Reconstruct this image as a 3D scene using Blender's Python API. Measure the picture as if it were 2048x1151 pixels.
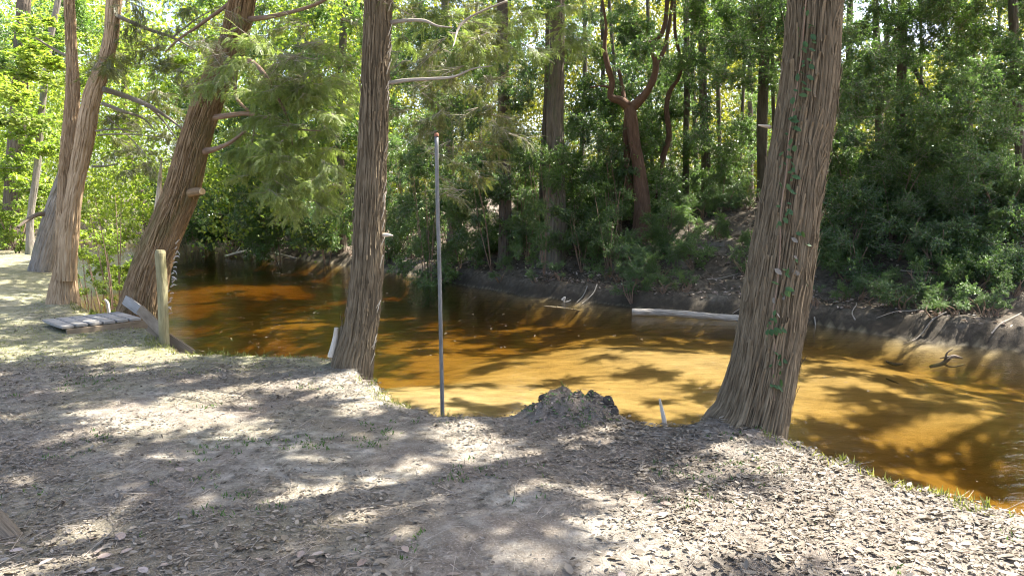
import bpy, math, random
import numpy as np
from mathutils import Vector, Matrix

for o in list(bpy.data.objects): bpy.data.objects.remove(o)
S = bpy.context.scene
COL = S.collection
random.seed(7); RNG = np.random.default_rng(7)
R = math.radians
# ------------------------------------------------------------------ camera, sky, sun, exposure
FPX, CX, CY, EYE = 1490.0, 1024.0, 575.5, 1.6
PITCH = math.atan((CY-400.0)/FPX)
cd = bpy.data.cameras.new('camera'); cam = bpy.data.objects.new('camera', cd); COL.objects.link(cam)
cam.location = (0, 0, EYE); cam.rotation_euler = (R(90)-PITCH, 0, 0)
cd.sensor_width = 36; cd.lens = 36*FPX/2048; cd.clip_end = 2000; cd.clip_start = 0.05
S.camera = cam
SUN_AZ, SUN_EL = R(66), R(57)
W = bpy.data.worlds.new('World'); S.world = W; W.use_nodes = True
nt = W.node_tree; bg = nt.nodes['Background']
sky = nt.nodes.new('ShaderNodeTexSky'); sky.sky_type = 'NISHITA'; sky.sun_disc = False
sky.sun_elevation = SUN_EL; sky.sun_rotation = SUN_AZ; sky.dust_density = 4.0; sky.air_density = .75; sky.ozone_density = .4
nt.links.new(sky.outputs[0], bg.inputs[0]); bg.inputs[1].default_value = 0.15
sd = bpy.data.lights.new('sun', 'SUN'); sd.energy = 5.0; sd.angle = R(0.55); sd.color = (1, 0.94, 0.84)
sun = bpy.data.objects.new('sun', sd); COL.objects.link(sun)
SUN = Vector((math.sin(SUN_AZ)*math.cos(SUN_EL), math.cos(SUN_AZ)*math.cos(SUN_EL), math.sin(SUN_EL)))
sun.rotation_euler = SUN.to_track_quat('Z', 'Y').to_euler(); sun.location = SUN*50
S.view_settings.view_transform = 'Standard'; S.view_settings.look = 'None'
S.view_settings.gamma = 1; S.view_settings.use_curve_mapping = False
S.view_settings.exposure = 2.32
S.render.engine = 'CYCLES'
c = S.cycles
c.max_bounces = 7; c.diffuse_bounces = 4; c.glossy_bounces = 2; c.transmission_bounces = 5
c.transparent_max_bounces = 8; c.volume_bounces = 0; c.caustics_reflective = False; c.caustics_refractive = False
c.filter_width = 1.1; c.use_denoising = True; c.sample_clamp_indirect = 6
try: c.denoiser = 'OPENIMAGEDENOISE'; c.denoising_input_passes = 'RGB_ALBEDO_NORMAL'
except Exception: pass

# ------------------------------------------------------------------ pixel helpers (photo pixels -> places in the world)
cp, sp_ = math.cos(PITCH), math.sin(PITCH)
def ray(px, py):
    dx, dy = (px-CX)/FPX, -(py-CY)/FPX
    return np.array([dx, cp+dy*sp_, -sp_+dy*cp])
def P(px, py, Y):
    d = ray(px, py); t = Y/d[1]; return np.array([d[0]*t, Y, EYE+d[2]*t])
def G(px, py, z=0.0):
    d = ray(px, py); t = (z-EYE)/d[2]; return np.array([d[0]*t, d[1]*t, z])
def project(p):
    x, y, z = p[..., 0], p[..., 1], p[..., 2]-EYE
    f = y*cp-z*sp_; u = y*sp_+z*cp; f = np.where(f > .05, f, .05)
    return CX+FPX*x/f, CY-FPX*u/f
def PW(w, Y): return w/FPX*Y          # pixels wide at depth Y -> metres

# ------------------------------------------------------------------ noise
def _h(i, j, s):
    v = np.sin(i*127.1+j*311.7+s*74.7)*43758.5453
    return v-np.floor(v)
def vn(x, y, s=0, per=None):
    x = np.asarray(x, float); y = np.asarray(y, float)
    i, j = np.floor(x), np.floor(y); fx, fy = x-i, y-j
    fx = fx*fx*(3-2*fx); fy = fy*fy*(3-2*fy)
    i1 = i+1
    if per: i, i1 = i % per, i1 % per
    a, b, c_, d = _h(i, j, s), _h(i1, j, s), _h(i, j+1, s), _h(i1, j+1, s)
    return (a*(1-fx)+b*fx)*(1-fy)+(c_*(1-fx)+d*fx)*fy
def fbm(x, y, s=0, o=3):
    r, a, t = 0, .5, 0
    for k in range(o): r = r+a*vn(x*2**k, y*2**k, s+k*7); t += a; a *= .5
    return r/t*2-1
def sstep(a, b, x):
    t = np.clip((x-a)/(b-a), 0, 1); return t*t*(3-2*t)

# ------------------------------------------------------------------ materials
def mat(name):
    m = bpy.data.materials.new(name); m.use_nodes = True; n = m.node_tree.nodes
    b = n['Principled BSDF']; return m, m.node_tree, b
def node(t, kind, **kw):
    n = t.nodes.new(kind)
    for k, v in kw.items(): setattr(n, k, v)
    return n
def ramp(t, stops, fac, interp='LINEAR'):
    r = node(t, 'ShaderNodeValToRGB'); e = r.color_ramp; e.interpolation = interp
    while len(e.elements) < len(stops): e.elements.new(0.5)
    for el, (p, c_) in zip(e.elements, stops): el.position = p; el.color = (*c_, 1)
    t.links.new(fac, r.inputs[0]); return r.outputs[0]
def noise(t, vec, scale, detail=4, rough=.6):
    n = node(t, 'ShaderNodeTexNoise'); n.inputs['Scale'].default_value = scale
    n.inputs['Detail'].default_value = detail; n.inputs['Roughness'].default_value = rough
    if vec is not None: t.links.new(vec, n.inputs['Vector'])
    return n.outputs['Fac']
def mixc(t, fac, a, b, mode='MIX'):
    n = node(t, 'ShaderNodeMix', data_type='RGBA', blend_type=mode)
    for s, v in ((n.inputs[0], fac), (n.inputs[6], a), (n.inputs[7], b)):
        if isinstance(v, (float, int)): s.default_value = v
        elif isinstance(v, tuple): s.default_value = (*v, 1)
        else: t.links.new(v, s)
    return n.outputs[2]
def bump(t, h, b, strength=.5, dist=.02):
    n = node(t, 'ShaderNodeBump'); n.inputs['Strength'].default_value = strength; n.inputs['Distance'].default_value = dist
    t.links.new(h, n.inputs['Height']); t.links.new(n.outputs[0], b.inputs['Normal']); return n
def mapping(t, vec, scale):
    n = node(t, 'ShaderNodeMapping'); n.inputs['Scale'].default_value = scale
    t.links.new(vec, n.inputs['Vector']); return n.outputs[0]

def leaf_mat(name, stops, transl=.45, rough=.4, tcol=(1.25, 1.3, .5), spec=.5):
    m, t, b = mat(name)
    g = node(t, 'ShaderNodeNewGeometry'); oi = node(t, 'ShaderNodeObjectInfo')
    ad = node(t, 'ShaderNodeMath', operation='MULTIPLY_ADD'); t.links.new(oi.outputs['Random'], ad.inputs[0]); ad.inputs[1].default_value = .35
    ml = node(t, 'ShaderNodeMath', operation='MULTIPLY'); t.links.new(g.outputs['Random Per Island'], ml.inputs[0]); ml.inputs[1].default_value = .65
    t.links.new(ml.outputs[0], ad.inputs[2])
    col = ramp(t, stops, ad.outputs[0])
    t.links.new(col, b.inputs['Base Color']); b.inputs['Roughness'].default_value = rough; b.inputs['Specular IOR Level'].default_value = spec
    tr = node(t, 'ShaderNodeBsdfTranslucent'); tc = mixc(t, 1.0, col, tcol, 'MULTIPLY'); t.links.new(tc, tr.inputs[0])
    mx = node(t, 'ShaderNodeMixShader'); mx.inputs[0].default_value = transl
    t.links.new(b.outputs[0], mx.inputs[1]); t.links.new(tr.outputs[0], mx.inputs[2])
    t.links.new(mx.outputs[0], t.nodes['Material Output'].inputs[0]); return m

M = {}
M['leaf_laurel'] = leaf_mat('leaf_laurel', [(0, (.06, .115, .058)), (.5, (.105, .19, .085)), (1, (.17, .255, .115))], .5, .24, spec=1.0)
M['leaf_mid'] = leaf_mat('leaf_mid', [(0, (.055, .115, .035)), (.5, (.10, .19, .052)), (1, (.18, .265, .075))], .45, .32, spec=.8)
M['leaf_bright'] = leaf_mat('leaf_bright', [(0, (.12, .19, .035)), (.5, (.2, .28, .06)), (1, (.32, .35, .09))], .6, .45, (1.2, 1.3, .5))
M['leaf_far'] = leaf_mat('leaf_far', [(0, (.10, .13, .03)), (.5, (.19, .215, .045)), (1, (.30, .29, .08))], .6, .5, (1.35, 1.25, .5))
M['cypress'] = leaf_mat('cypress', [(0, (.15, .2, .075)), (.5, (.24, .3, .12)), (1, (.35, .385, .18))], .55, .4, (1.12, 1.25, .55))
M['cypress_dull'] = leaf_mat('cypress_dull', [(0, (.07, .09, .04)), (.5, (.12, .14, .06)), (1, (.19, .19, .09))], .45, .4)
M['litter'] = leaf_mat('litter', [(0, (.05, .04, .03)), (.3, (.115, .095, .072)), (.55, (.19, .165, .13)), (.82, (.30, .265, .215)), (.96, (.42, .37, .29)), (1, (.3, .13, .05))], .12, .6, (1, .9, .7), .3)
M['litter_dark'] = leaf_mat('litter_dark', [(0, (.10, .07, .052)), (.4, (.24, .18, .145)), (.8, (.42, .36, .32)), (1, (.55, .5, .47))], .1, .4, (1, .9, .7), .5)
M['vine_leaf'] = leaf_mat('vine_leaf', [(0, (.03, .07, .03)), (.6, (.06, .12, .05)), (1, (.13, .16, .05))], .3, .6, spec=.25)
M['grass'] = leaf_mat('grass', [(0, (.10, .13, .04)), (.5, (.19, .21, .07)), (1, (.34, .32, .15))], .45, .5)
M['weed'] = leaf_mat('weed', [(0, (.05, .10, .03)), (.5, (.08, .15, .045)), (1, (.15, .2, .06))], .35, .5)

def bark_mat(name, dark, mid, light, moss=None, sc=1.0, bs=.6):
    m, t, b = mat(name)
    a = node(t, 'ShaderNodeAttribute', attribute_name='bco'); v = a.outputs['Vector']
    f1 = noise(t, mapping(t, v, (55*sc, 55*sc, 6*sc)), 1, 5, .65)
    f2 = noise(t, mapping(t, v, (7, 7, 2.6)), 1, 5)
    f3 = noise(t, mapping(t, v, (160*sc, 160*sc, 9*sc)), 1, 3)
    col = ramp(t, [(.34, dark), (.47, mid), (.68, light)], f1)
    col = mixc(t, .45, col, ramp(t, [(.3, tuple(x*.62 for x in mid)), (.7, tuple(min(1, x*1.25) for x in light))], f2))
    if moss: 
        f4 = noise(t, mapping(t, v, (2.2, 2.2, .9)), 1, 5)
        col = mixc(t, ramp(t, [(.5, (0, 0, 0)), (.68, (.6, .6, .6))], f4), col, moss)
    t.links.new(col, b.inputs['Base Color']); b.inputs['Roughness'].default_value = .9; b.inputs['Specular IOR Level'].default_value = .2
    ad = node(t, 'ShaderNodeMath', operation='ADD'); t.links.new(f1, ad.inputs[0]); t.links.new(f3, ad.inputs[1])
    bump(t, ad.outputs[0], b, bs, .012); return m
M['bark_cedar'] = bark_mat('bark_cedar', (.03, .022, .014), (.125, .094, .058), (.245, .195, .128))
M['bark_red'] = bark_mat('bark_red', (.055, .034, .018), (.2, .13, .07), (.33, .235, .14), (.13, .12, .05))
M['bark_twin'] = bark_mat('bark_twin', (.11, .07, .04), (.31, .215, .125), (.45, .345, .23))
M['bark_grey'] = bark_mat('bark_grey', (.10, .085, .07), (.2, .175, .15), (.32, .29, .25), (.13, .15, .07))
M['bark_dark'] = bark_mat('bark_dark', (.045, .035, .028), (.1, .08, .062), (.17, .14, .11))
M['bark_fork'] = bark_mat('bark_fork', (.04, .023, .016), (.105, .062, .042), (.17, .11, .08))
M['bark_far'] = bark_mat('bark_far', (.06, .05, .038), (.125, .105, .08), (.2, .17, .135), (.09, .11, .05))
M['bark_limb'] = bark_mat('bark_limb', (.09, .055, .04), (.2, .13, .09), (.3, .22, .16))
M['twig'] = bark_mat('twig', (.14, .115, .09), (.27, .23, .19), (.4, .36, .31), None, 1, .2)
M['log_grey'] = bark_mat('log_grey', (.13, .11, .09), (.26, .235, .2), (.4, .37, .33), None, .8, .4)
M['driftwood'] = bark_mat('driftwood', (.22, .19, .16), (.42, .38, .33), (.6, .56, .5), None, .8, .4)
M['dead_pale'] = bark_mat('dead_pale', (.3, .24, .18), (.52, .45, .35), (.66, .6, .5), None, .8, .4)
M['wood_post'] = bark_mat('wood_post', (.12, .105, .055), (.22, .195, .105), (.31, .28, .17), (.17, .175, .075), .8, .4)
M['wood_brown'] = bark_mat('wood_brown', (.10, .075, .05), (.18, .135, .09), (.25, .2, .14), None, .6, .3)
M['wood_grey'] = bark_mat('wood_grey', (.13, .12, .10), (.24, .225, .2), (.33, .31, .28), None, .6, .3)
M['cut_wood'] = bark_mat('cut_wood', (.42, .28, .14), (.56, .4, .22), (.66, .5, .3), None, .5, .1)

def metal_mat():
    m, t, b = mat('galvanised'); a = node(t, 'ShaderNodeTexCoord')
    f = noise(t, mapping(t, a.outputs['Object'], (60, 60, 9)), 1, 5)
    t.links.new(ramp(t, [(.3, (.09, .09, .085)), (.6, (.17, .17, .165)), (.78, (.2, .15, .11))], f), b.inputs['Base Color'])
    b.inputs['Metallic'].default_value = .45; b.inputs['Roughness'].default_value = .55; bump(t, f, b, .15, .003); return m
M['metal'] = metal_mat()
def rust_mat():
    m, t, b = mat('rust'); f = noise(t, None, 40, 4)
    t.links.new(ramp(t, [(.3, (.12, .05, .03)), (.7, (.3, .13, .07))], f), b.inputs['Base Color']); b.inputs['Roughness'].default_value = .9; return m
M['rust'] = rust_mat()
def rot_mat():
    m, t, b = mat('rotten_wood'); a = node(t, 'ShaderNodeTexCoord'); f = noise(t, a.outputs['Object'], 22, 6, .7)
    t.links.new(ramp(t, [(.3, (.035, .028, .022)), (.6, (.085, .07, .055)), (.8, (.16, .14, .115))], f), b.inputs['Base Color'])
    b.inputs['Roughness'].default_value = .95; bump(t, f, b, .9, .03); return m
M['rotten'] = rot_mat()

def ground_mat():
    m, t, b = mat('ground_soil')
    g = node(t, 'ShaderNodeNewGeometry'); pos = g.outputs['Position']
    at = lambda n: node(t, 'ShaderNodeAttribute', attribute_name=n).outputs['Fac']
    n1 = noise(t, pos, 1.1, 6, .65); n2 = noise(t, pos, 9, 6, .7); n3 = noise(t, pos, 70, 4, .7)
    sand = ramp(t, [(.36, (.10, .09, .073)), (.5, (.25, .23, .19)), (.68, (.46, .43, .37))], n2)
    humus = ramp(t, [(.3, (.11, .09, .072)), (.55, (.19, .16, .13)), (.8, (.3, .26, .22))], n3)
    near = mixc(t, ramp(t, [(.4, (0, 0, 0)), (.6, (1, 1, 1))], n1), sand, humus)
    near = mixc(t, at('litter'), near, humus)
    pebble = node(t, 'ShaderNodeTexVoronoi'); pebble.inputs['Scale'].default_value = 55; t.links.new(pos, pebble.inputs['Vector'])
    near = mixc(t, ramp(t, [(.0, (.35, .35, .35)), (.35, (0, 0, 0))], pebble.outputs['Distance']), near, (.5, .47, .42))
    near = mixc(t, at('green'), near, ramp(t, [(.35, (.12, .13, .05)), (.6, (.28, .27, .15)), (.75, (.42, .385, .29))], n2))
    bed = ramp(t, [(.3, (.24, .2, .135)), (.5, (.36, .305, .2)), (.8, (.47, .41, .29))], noise(t, mapping(t, pos, (.9, 2.2, 1)), 2.2, 6, .65))
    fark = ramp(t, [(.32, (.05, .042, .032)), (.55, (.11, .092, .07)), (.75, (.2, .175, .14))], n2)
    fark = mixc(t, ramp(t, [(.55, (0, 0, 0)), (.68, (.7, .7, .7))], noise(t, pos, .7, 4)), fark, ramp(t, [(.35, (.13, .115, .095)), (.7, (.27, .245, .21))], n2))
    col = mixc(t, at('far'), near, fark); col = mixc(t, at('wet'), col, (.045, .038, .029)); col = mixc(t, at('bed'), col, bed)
    t.links.new(col, b.inputs['Base Color']); b.inputs['Roughness'].default_value = .95; b.inputs['Specular IOR Level'].default_value = .15
    ad = node(t, 'ShaderNodeMath', operation='ADD'); t.links.new(n2, ad.inputs[0]); t.links.new(n3, ad.inputs[1])
    bump(t, ad.outputs[0], b, .7, .035); return m
M['ground'] = ground_mat()

def water_mat():
    m, t, b = mat('river_water'); t.nodes.remove(b); out = t.nodes['Material Output']
    g = node(t, 'ShaderNodeNewGeometry'); pos = g.outputs['Position']
    rot = node(t, 'ShaderNodeMapping'); rot.inputs['Rotation'].default_value = (0, 0, R(52)); rot.inputs['Scale'].default_value = (1.0, 2.1, 1)
    t.links.new(pos, rot.inputs['Vector'])
    a1 = noise(t, rot.outputs[0], 2.3, 4, .55); a2 = noise(t, rot.outputs[0], 11, 3, .5)
    ma = node(t, 'ShaderNodeMath', operation='MULTIPLY_ADD'); t.links.new(a2, ma.inputs[0]); ma.inputs[1].default_value = .22; t.links.new(a1, ma.inputs[2])
    bm = node(t, 'ShaderNodeBump'); bm.inputs['Strength'].default_value = .28; bm.inputs['Distance'].default_value = .05; t.links.new(ma.outputs[0], bm.inputs['Height'])
    fr = node(t, 'ShaderNodeFresnel'); fr.inputs['IOR'].default_value = 1.33; t.links.new(bm.outputs[0], fr.inputs['Normal'])
    tr = node(t, 'ShaderNodeBsdfTransparent'); gl = node(t, 'ShaderNodeBsdfGlossy'); gl.inputs['Roughness'].default_value = .03; t.links.new(bm.outputs[0], gl.inputs['Normal'])
    mx = node(t, 'ShaderNodeMixShader'); t.links.new(fr.outputs[0], mx.inputs[0]); t.links.new(tr.outputs[0], mx.inputs[1]); t.links.new(gl.outputs[0], mx.inputs[2])
    t.links.new(mx.outputs[0], out.inputs['Surface'])
    va = node(t, 'ShaderNodeVolumeAbsorption'); SG = (.35, .51, 1.0); d = 2.5
    va.inputs['Density'].default_value = d; va.inputs['Color'].default_value = tuple(1-s/d for s in SG)+(1,)
    t.links.new(va.outputs[0], out.inputs['Volume']); return m
M['water'] = water_mat()

# ------------------------------------------------------------------ object helpers
def link(o, parent=None):
    COL.objects.link(o)
    if parent is not None: o.parent = parent
    return o
def empty(name, loc, label, cat, group=None):
    o = bpy.data.objects.new(name, None); o.location = tuple(loc); o.empty_display_size = .1; COL.objects.link(o)
    return tag(o, label, cat, group)
def tag(o, label=None, cat=None, group=None, kind=None):
    for k, v in (('label', label), ('category', cat), ('group', group), ('kind', kind)):
        if v: o[k] = v
    return o
def mesh(name, V, F, m, bco=None, smooth=False, mats=None, midx=None):
    V = np.asarray(V, np.float32); me = bpy.data.meshes.new(name)
    if isinstance(F, np.ndarray):
        n, k = F.shape
        me.vertices.add(len(V)); me.vertices.foreach_set('co', V.ravel())
        me.loops.add(n*k); me.loops.foreach_set('vertex_index', F.astype(np.int32).ravel())
        me.polygons.add(n); me.polygons.foreach_set('loop_start', np.arange(0, n*k, k, dtype=np.int32))
        me.polygons.foreach_set('loop_total', np.full(n, k, np.int32))
        me.update(calc_edges=True)
    else:
        me.from_pydata([tuple(v) for v in V.tolist()], [], F); me.update()
    for x in (mats or [m]): me.materials.append(x)
    if midx is not None: me.polygons.foreach_set('material_index', np.asarray(midx, np.int32))
    if bco is not None:
        a = me.attributes.new('bco', 'FLOAT_VECTOR', 'POINT'); a.data.foreach_set('vector', np.asarray(bco, np.float32).ravel())
    if smooth: me.polygons.foreach_set('use_smooth', np.ones(len(me.polygons), bool))
    return me
def child(name, me, parent, loc=None):
    """mesh given in world coordinates, parented to an Empty that is only translated"""
    o = bpy.data.objects.new(name, me); link(o, parent)
    if parent is not None: o.matrix_parent_inverse = Matrix.Translation(-Vector(parent.location))
    return o

def catmull(P_, n):
    P_ = np.asarray(P_, float)
    if len(P_) == 2: P_ = np.vstack([P_[0], P_.mean(0), P_[1]])
    d = np.r_[0, np.cumsum(np.linalg.norm(np.diff(P_[:, :3], axis=0), axis=1))]
    t = np.linspace(0, d[-1], n) if np.isscalar(n) else np.asarray(n)*d[-1]
    m = np.gradient(P_, d, axis=0)
    i = np.clip(np.searchsorted(d, t, side='right')-1, 0, len(d)-2)
    h = (d[i+1]-d[i])[:, None]; u = ((t-d[i])[:, None])/h
    return ((2*u**3-3*u**2+1)*P_[i]+(u**3-2*u**2+u)*h*m[i]+(-2*u**3+3*u**2)*P_[i+1]+(u**3-u**2)*h*m[i+1]), t
def tube(name, pts, m, seg=8, rings=12, ridge=0.0, strip=.03, seed=0, flare=0, fh=.4, lobes=5, cap=True, rough=.0, twist=0., dense=None, flat=True):
    """pts: rows x,y,z,r. A tapered limb or trunk whose bark ridges are real relief."""
    if dense is not None: rr = dense
    else: rr = rings
    Q, s = catmull(pts, rr); C = Q[:, :3]; r = np.maximum(Q[:, 3], .0008)
    T = np.gradient(C, axis=0); T /= np.linalg.norm(T, axis=1)[:, None]+1e-9
    ref = np.array([0, 1., 0]) if abs(T[:, 1]).mean() < .8 else np.array([1., 0, 0])
    U = np.cross(ref, T); U /= np.linalg.norm(U, axis=1)[:, None]; Vv = np.cross(T, U)
    th = np.linspace(0, 2*np.pi, seg, endpoint=False)
    TH, SS = np.meshgrid(th, s); RR = np.repeat(r[:, None], seg, 1)
    if flare: RR = RR*(1+flare*np.exp(-SS/fh)*(.55+.45*np.cos(lobes*TH+seed)+.25*np.cos((lobes-2)*TH+seed*2.1)))
    if rough: RR = RR*(1+rough*(vn((TH+seed)/(2*np.pi)*6, SS*5, seed, per=6)-.5))
    if ridge:
        k = max(6, int(round(2*np.pi*r.max()/strip))); a = (TH+twist*SS)/(2*np.pi)*k
        wob = (vn(TH/(2*np.pi)*8, SS*1.6, seed+3, per=8)-.5)*1.6
        n1 = vn((a+wob) % k, SS*3.4, seed, per=k); n2 = vn((2*a+wob*2) % (2*k), SS*9, seed+9, per=2*k)
        crack = np.clip(1-np.abs(n1*2-1)*2.3, 0, 1)**1.3
        RR = RR+ridge*(-1.9*crack+1.3*(n2-.5)+.8*(vn(TH/(2*np.pi)*5, SS*.9, seed+5, per=5)-.5))
    V = C[:, None]+RR[..., None]*(np.cos(TH)[..., None]*U[:, None]+np.sin(TH)[..., None]*Vv[:, None])
    n = len(s); V = V.reshape(-1, 3)
    bco = np.stack([np.cos(TH)*r.max(), np.sin(TH)*r.max(), SS], -1).reshape(-1, 3)+seed*3.1
    i, j = np.meshgrid(np.arange(n-1), np.arange(seg), indexing='ij'); j2 = (j+1) % seg
    F = np.stack([i*seg+j, i*seg+j2, (i+1)*seg+j2, (i+1)*seg+j], -1).reshape(-1, 4)
    if cap:
        V = np.vstack([V, C[0], C[-1]]); bco = np.vstack([bco, [0, 0, 0], [0, 0, s[-1]]]); a0, a1 = len(V)-2, len(V)-1
        jj = np.arange(seg); j2 = (jj+1) % seg
        F = np.vstack([F, np.stack([np.full(seg, a0), j2, jj, jj], -1), np.stack([np.full(seg, a1), (n-1)*seg+jj, (n-1)*seg+j2, (n-1)*seg+j2], -1)])
        L = [tuple(f) if f[2] != f[3] else tuple(f[:3]) for f in F.tolist()]
        return mesh(name, V, L, m, bco, smooth=not flat and not ridge)
    return mesh(name, V, F, m, bco, smooth=not flat and not ridge)
def plank(name, A, B, width, thick, wdir, m):
    A, B, wd = np.asarray(A, float), np.asarray(B, float), np.asarray(wdir, float)
    L = B-A; ln = np.linalg.norm(L); L = L/ln; wd = wd-wd.dot(L)*L; wd /= np.linalg.norm(wd); N = np.cross(L, wd)
    V, bc = [], []
    nn = 7
    for i in range(nn):
        t = i/(nn-1)
        for (u, v) in ((-.5, -.5), (.5, -.5), (.5, .5), (-.5, .5)):
            w_ = width*(1+random.uniform(-.015, .015)); b = .92 if i in (0, nn-1) else 1
            V.append(A+L*ln*t+wd*u*w_*b+N*v*thick*b); bc.append((u*width*.5+v, v*thick, t*ln+ln*3))
    F = []
    for i in range(nn-1):
        for k in range(4): F.append((i*4+k, i*4+(k+1) % 4, i*4+4+(k+1) % 4, i*4+4+k))
    F += [(3, 2, 1, 0), tuple(range((nn-1)*4, nn*4))]
    return mesh(name, V, F, m, bc)

# leaves -------------------------------------------------------------
def unit(v): return v/(np.linalg.norm(v, axis=-1, keepdims=True)+1e-9)
def leaf_geo(c0, d, nrm, L, Wd, fold=.18):
    """folded diamond blades: 4 verts, 2 triangles each"""
    d = unit(d); nrm = unit(nrm-(nrm*d).sum(-1, keepdims=True)*d); s = np.cross(d, nrm)
    L = np.broadcast_to(np.asarray(L, float), (len(c0),))[:, None]; Wd = np.broadcast_to(np.asarray(Wd, float), (len(c0),))[:, None]
    b = c0; tip = c0+d*L-nrm*L*.12; a1 = c0+d*L*.45+s*Wd*.5+nrm*Wd*fold; a2 = c0+d*L*.45-s*Wd*.5+nrm*Wd*fold
    V = np.stack([b, a1, tip, a2], 1).reshape(-1, 3); k = np.arange(len(c0))[:, None]*4
    F = np.stack([k+[0, 1, 2], k+[0, 2, 3]], 1).reshape(-1, 3); return V, F
def litter_geo(c0, d, nrm, L, Wd, curl):
    d = unit(d); nrm = unit(nrm-(nrm*d).sum(-1, keepdims=True)*d); s = np.cross(d, nrm); L = L[:, None]; Wd = Wd[:, None]; curl = curl[:, None]
    pts = [c0, c0+d*L*.3+s*Wd*.42+nrm*Wd*curl, c0+d*L*.68+s*Wd*.4+nrm*Wd*curl*1.2, c0+d*L+nrm*L*curl*.5,
           c0+d*L*.68-s*Wd*.4+nrm*Wd*curl*.9, c0+d*L*.3-s*Wd*.42+nrm*Wd*curl, c0+d*L*.5]
    V = np.stack(pts, 1).reshape(-1, 3); k = np.arange(len(c0))[:, None]*7
    F = np.stack([k+[i, (i+1) % 6, 6] for i in range(6)], 1).reshape(-1, 3); return V, F
def rdir(n): return unit(RNG.normal(size=(n, 3)))
def twig_geo(A, B, r=.004):
    """three-sided slivers from A to B"""
    d = unit(B-A); ref = np.tile([.31, .2, .93], (len(A), 1)); u = unit(np.cross(d, ref)); v = np.cross(d, u)
    ring = lambda c_, rr: [c_+u*rr, c_-u*rr*.5+v*rr*.87, c_-u*rr*.5-v*rr*.87]
    V = np.stack(ring(A, r)+ring(B, r*.4), 1).reshape(-1, 3); k = np.arange(len(A))[:, None]*6
    F = np.concatenate([np.stack([k+[i, (i+1) % 3, 3+(i+1) % 3], k+[i, 3+(i+1) % 3, 3+i]], 1) for i in range(3)], 1).reshape(-1, 3); return V, F
def merge(parts):
    V, F, I, o = [], [], [], 0
    for v, f, mi in parts: V.append(v); F.append(f+o); I.append(np.full(len(f), mi)); o += len(v)
    return np.vstack(V), np.vstack(F), np.concatenate(I)

def broad_clump(n_twig, per, rad, L, Wd, up=.9, flatz=.75):
    d = rdir(n_twig); d[:, 2] = d[:, 2]*flatz+.05
    A = rdir(n_twig)*rad*.25; B = A+d*rad*RNG.uniform(.45, 1.0, (n_twig, 1))
    tv, tf = twig_geo(A, B, .006)
    t = RNG.uniform(.15, 1.05, (n_twig, per, 1)); c0 = (A[:, None]*(1-t)+B[:, None]*t).reshape(-1, 3); n = len(c0)
    c0 = c0+rdir(n)*.05*rad; dd = unit(np.repeat(d, per, 0)*.5+rdir(n)*.9+[0, 0, -.15]); nr = unit(rdir(n)*.75+[0, 0, up])
    lv, lf = leaf_geo(c0, dd, nr, L*RNG.uniform(.6, 1.25, n), Wd*RNG.uniform(.7, 1.2, n)); return merge([(lv, lf, 0), (tv, tf, 1)])
def cypress_clump(n_twig, sprays, length, lw=.011, ll=.042, nl=9, spread=.55):
    """a drooping branchlet: twigs with flat feathery sprays"""
    parts = []
    main = np.array([[0, 0, 0]]); az = RNG.uniform(-1, 1, n_twig)*spread*2.2; 
    A = np.stack([np.linspace(0, .55*length, n_twig), RNG.normal(0, .03, n_twig), -np.linspace(0, .12*length, n_twig)], 1)
    d = unit(np.stack([np.cos(az), np.sin(az), RNG.uniform(-.75, .15, n_twig)], 1)); B = A+d*length*RNG.uniform(.35, .75, (n_twig, 1))
    parts.append((*twig_geo(A, B, .0045), 1)); parts.append((*twig_geo(A[:1], A[-1:], .008), 1))
    t = RNG.uniform(.1, 1, (n_twig, sprays, 1)); c0 = (A[:, None]*(1-t)+B[:, None]*t).reshape(-1, 3); n = len(c0)
    sd_ = unit(np.repeat(d, sprays, 0)+rdir(n)*.75+[0, 0, -.35]); nr = unit(rdir(n)*.5+[0, 0, 1]); nr = unit(nr-(nr*sd_).sum(-1, keepdims=True)*sd_); sdv = np.cross(sd_, nr)
    SL = RNG.uniform(.13, .24, n)
    for k in range(nl):
        f = (k+.6)/nl; base = c0+sd_*(SL*f)[:, None]-nr*(SL*f*f*.25)[:, None]
        taper = 1-.55*abs(f-.35)
        for sgn in (-1, 1):
            ld = unit(sd_*.75+sdv*sgn+rdir(n)*.12)
            parts.append((*leaf_geo(base, ld, nr+rdir(n)*.25, ll*taper, lw, .05), 0))
    return merge(parts)
CL = {}
def reg(key, geo, leafm, twigm='twig', n=3):
    CL[key] = []
    for _ in range(n):
        V, F, I = geo(); CL[key].append(mesh('foliage_'+key, V, F, None, np.asarray(V), mats=[M[leafm], M[twigm]], midx=I))
reg('laurel', lambda: broad_clump(36, 36, .7, .068, .036), 'leaf_laurel')
reg('mid', lambda: broad_clump(36, 36, .7, .066, .038), 'leaf_mid')
reg('bright', lambda: broad_clump(20, 18, .62, .095, .075, 1.6, .35), 'leaf_bright')
reg('farlit', lambda: broad_clump(24, 22, .8, .11, .07), 'leaf_far', n=2)
reg('canopy', lambda: broad_clump(34, 34, .7, .10, .062), 'leaf_mid', n=2)
reg('cypress', lambda: cypress_clump(13, 9, .85, .016, .045), 'cypress', n=4)
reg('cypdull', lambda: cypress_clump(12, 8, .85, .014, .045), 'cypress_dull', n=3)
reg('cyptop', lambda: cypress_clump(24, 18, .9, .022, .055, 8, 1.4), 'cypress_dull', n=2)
reg('sparse', lambda: cypress_clump(12, 3, .8, .011, .04), 'cypress_dull', n=3)
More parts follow.
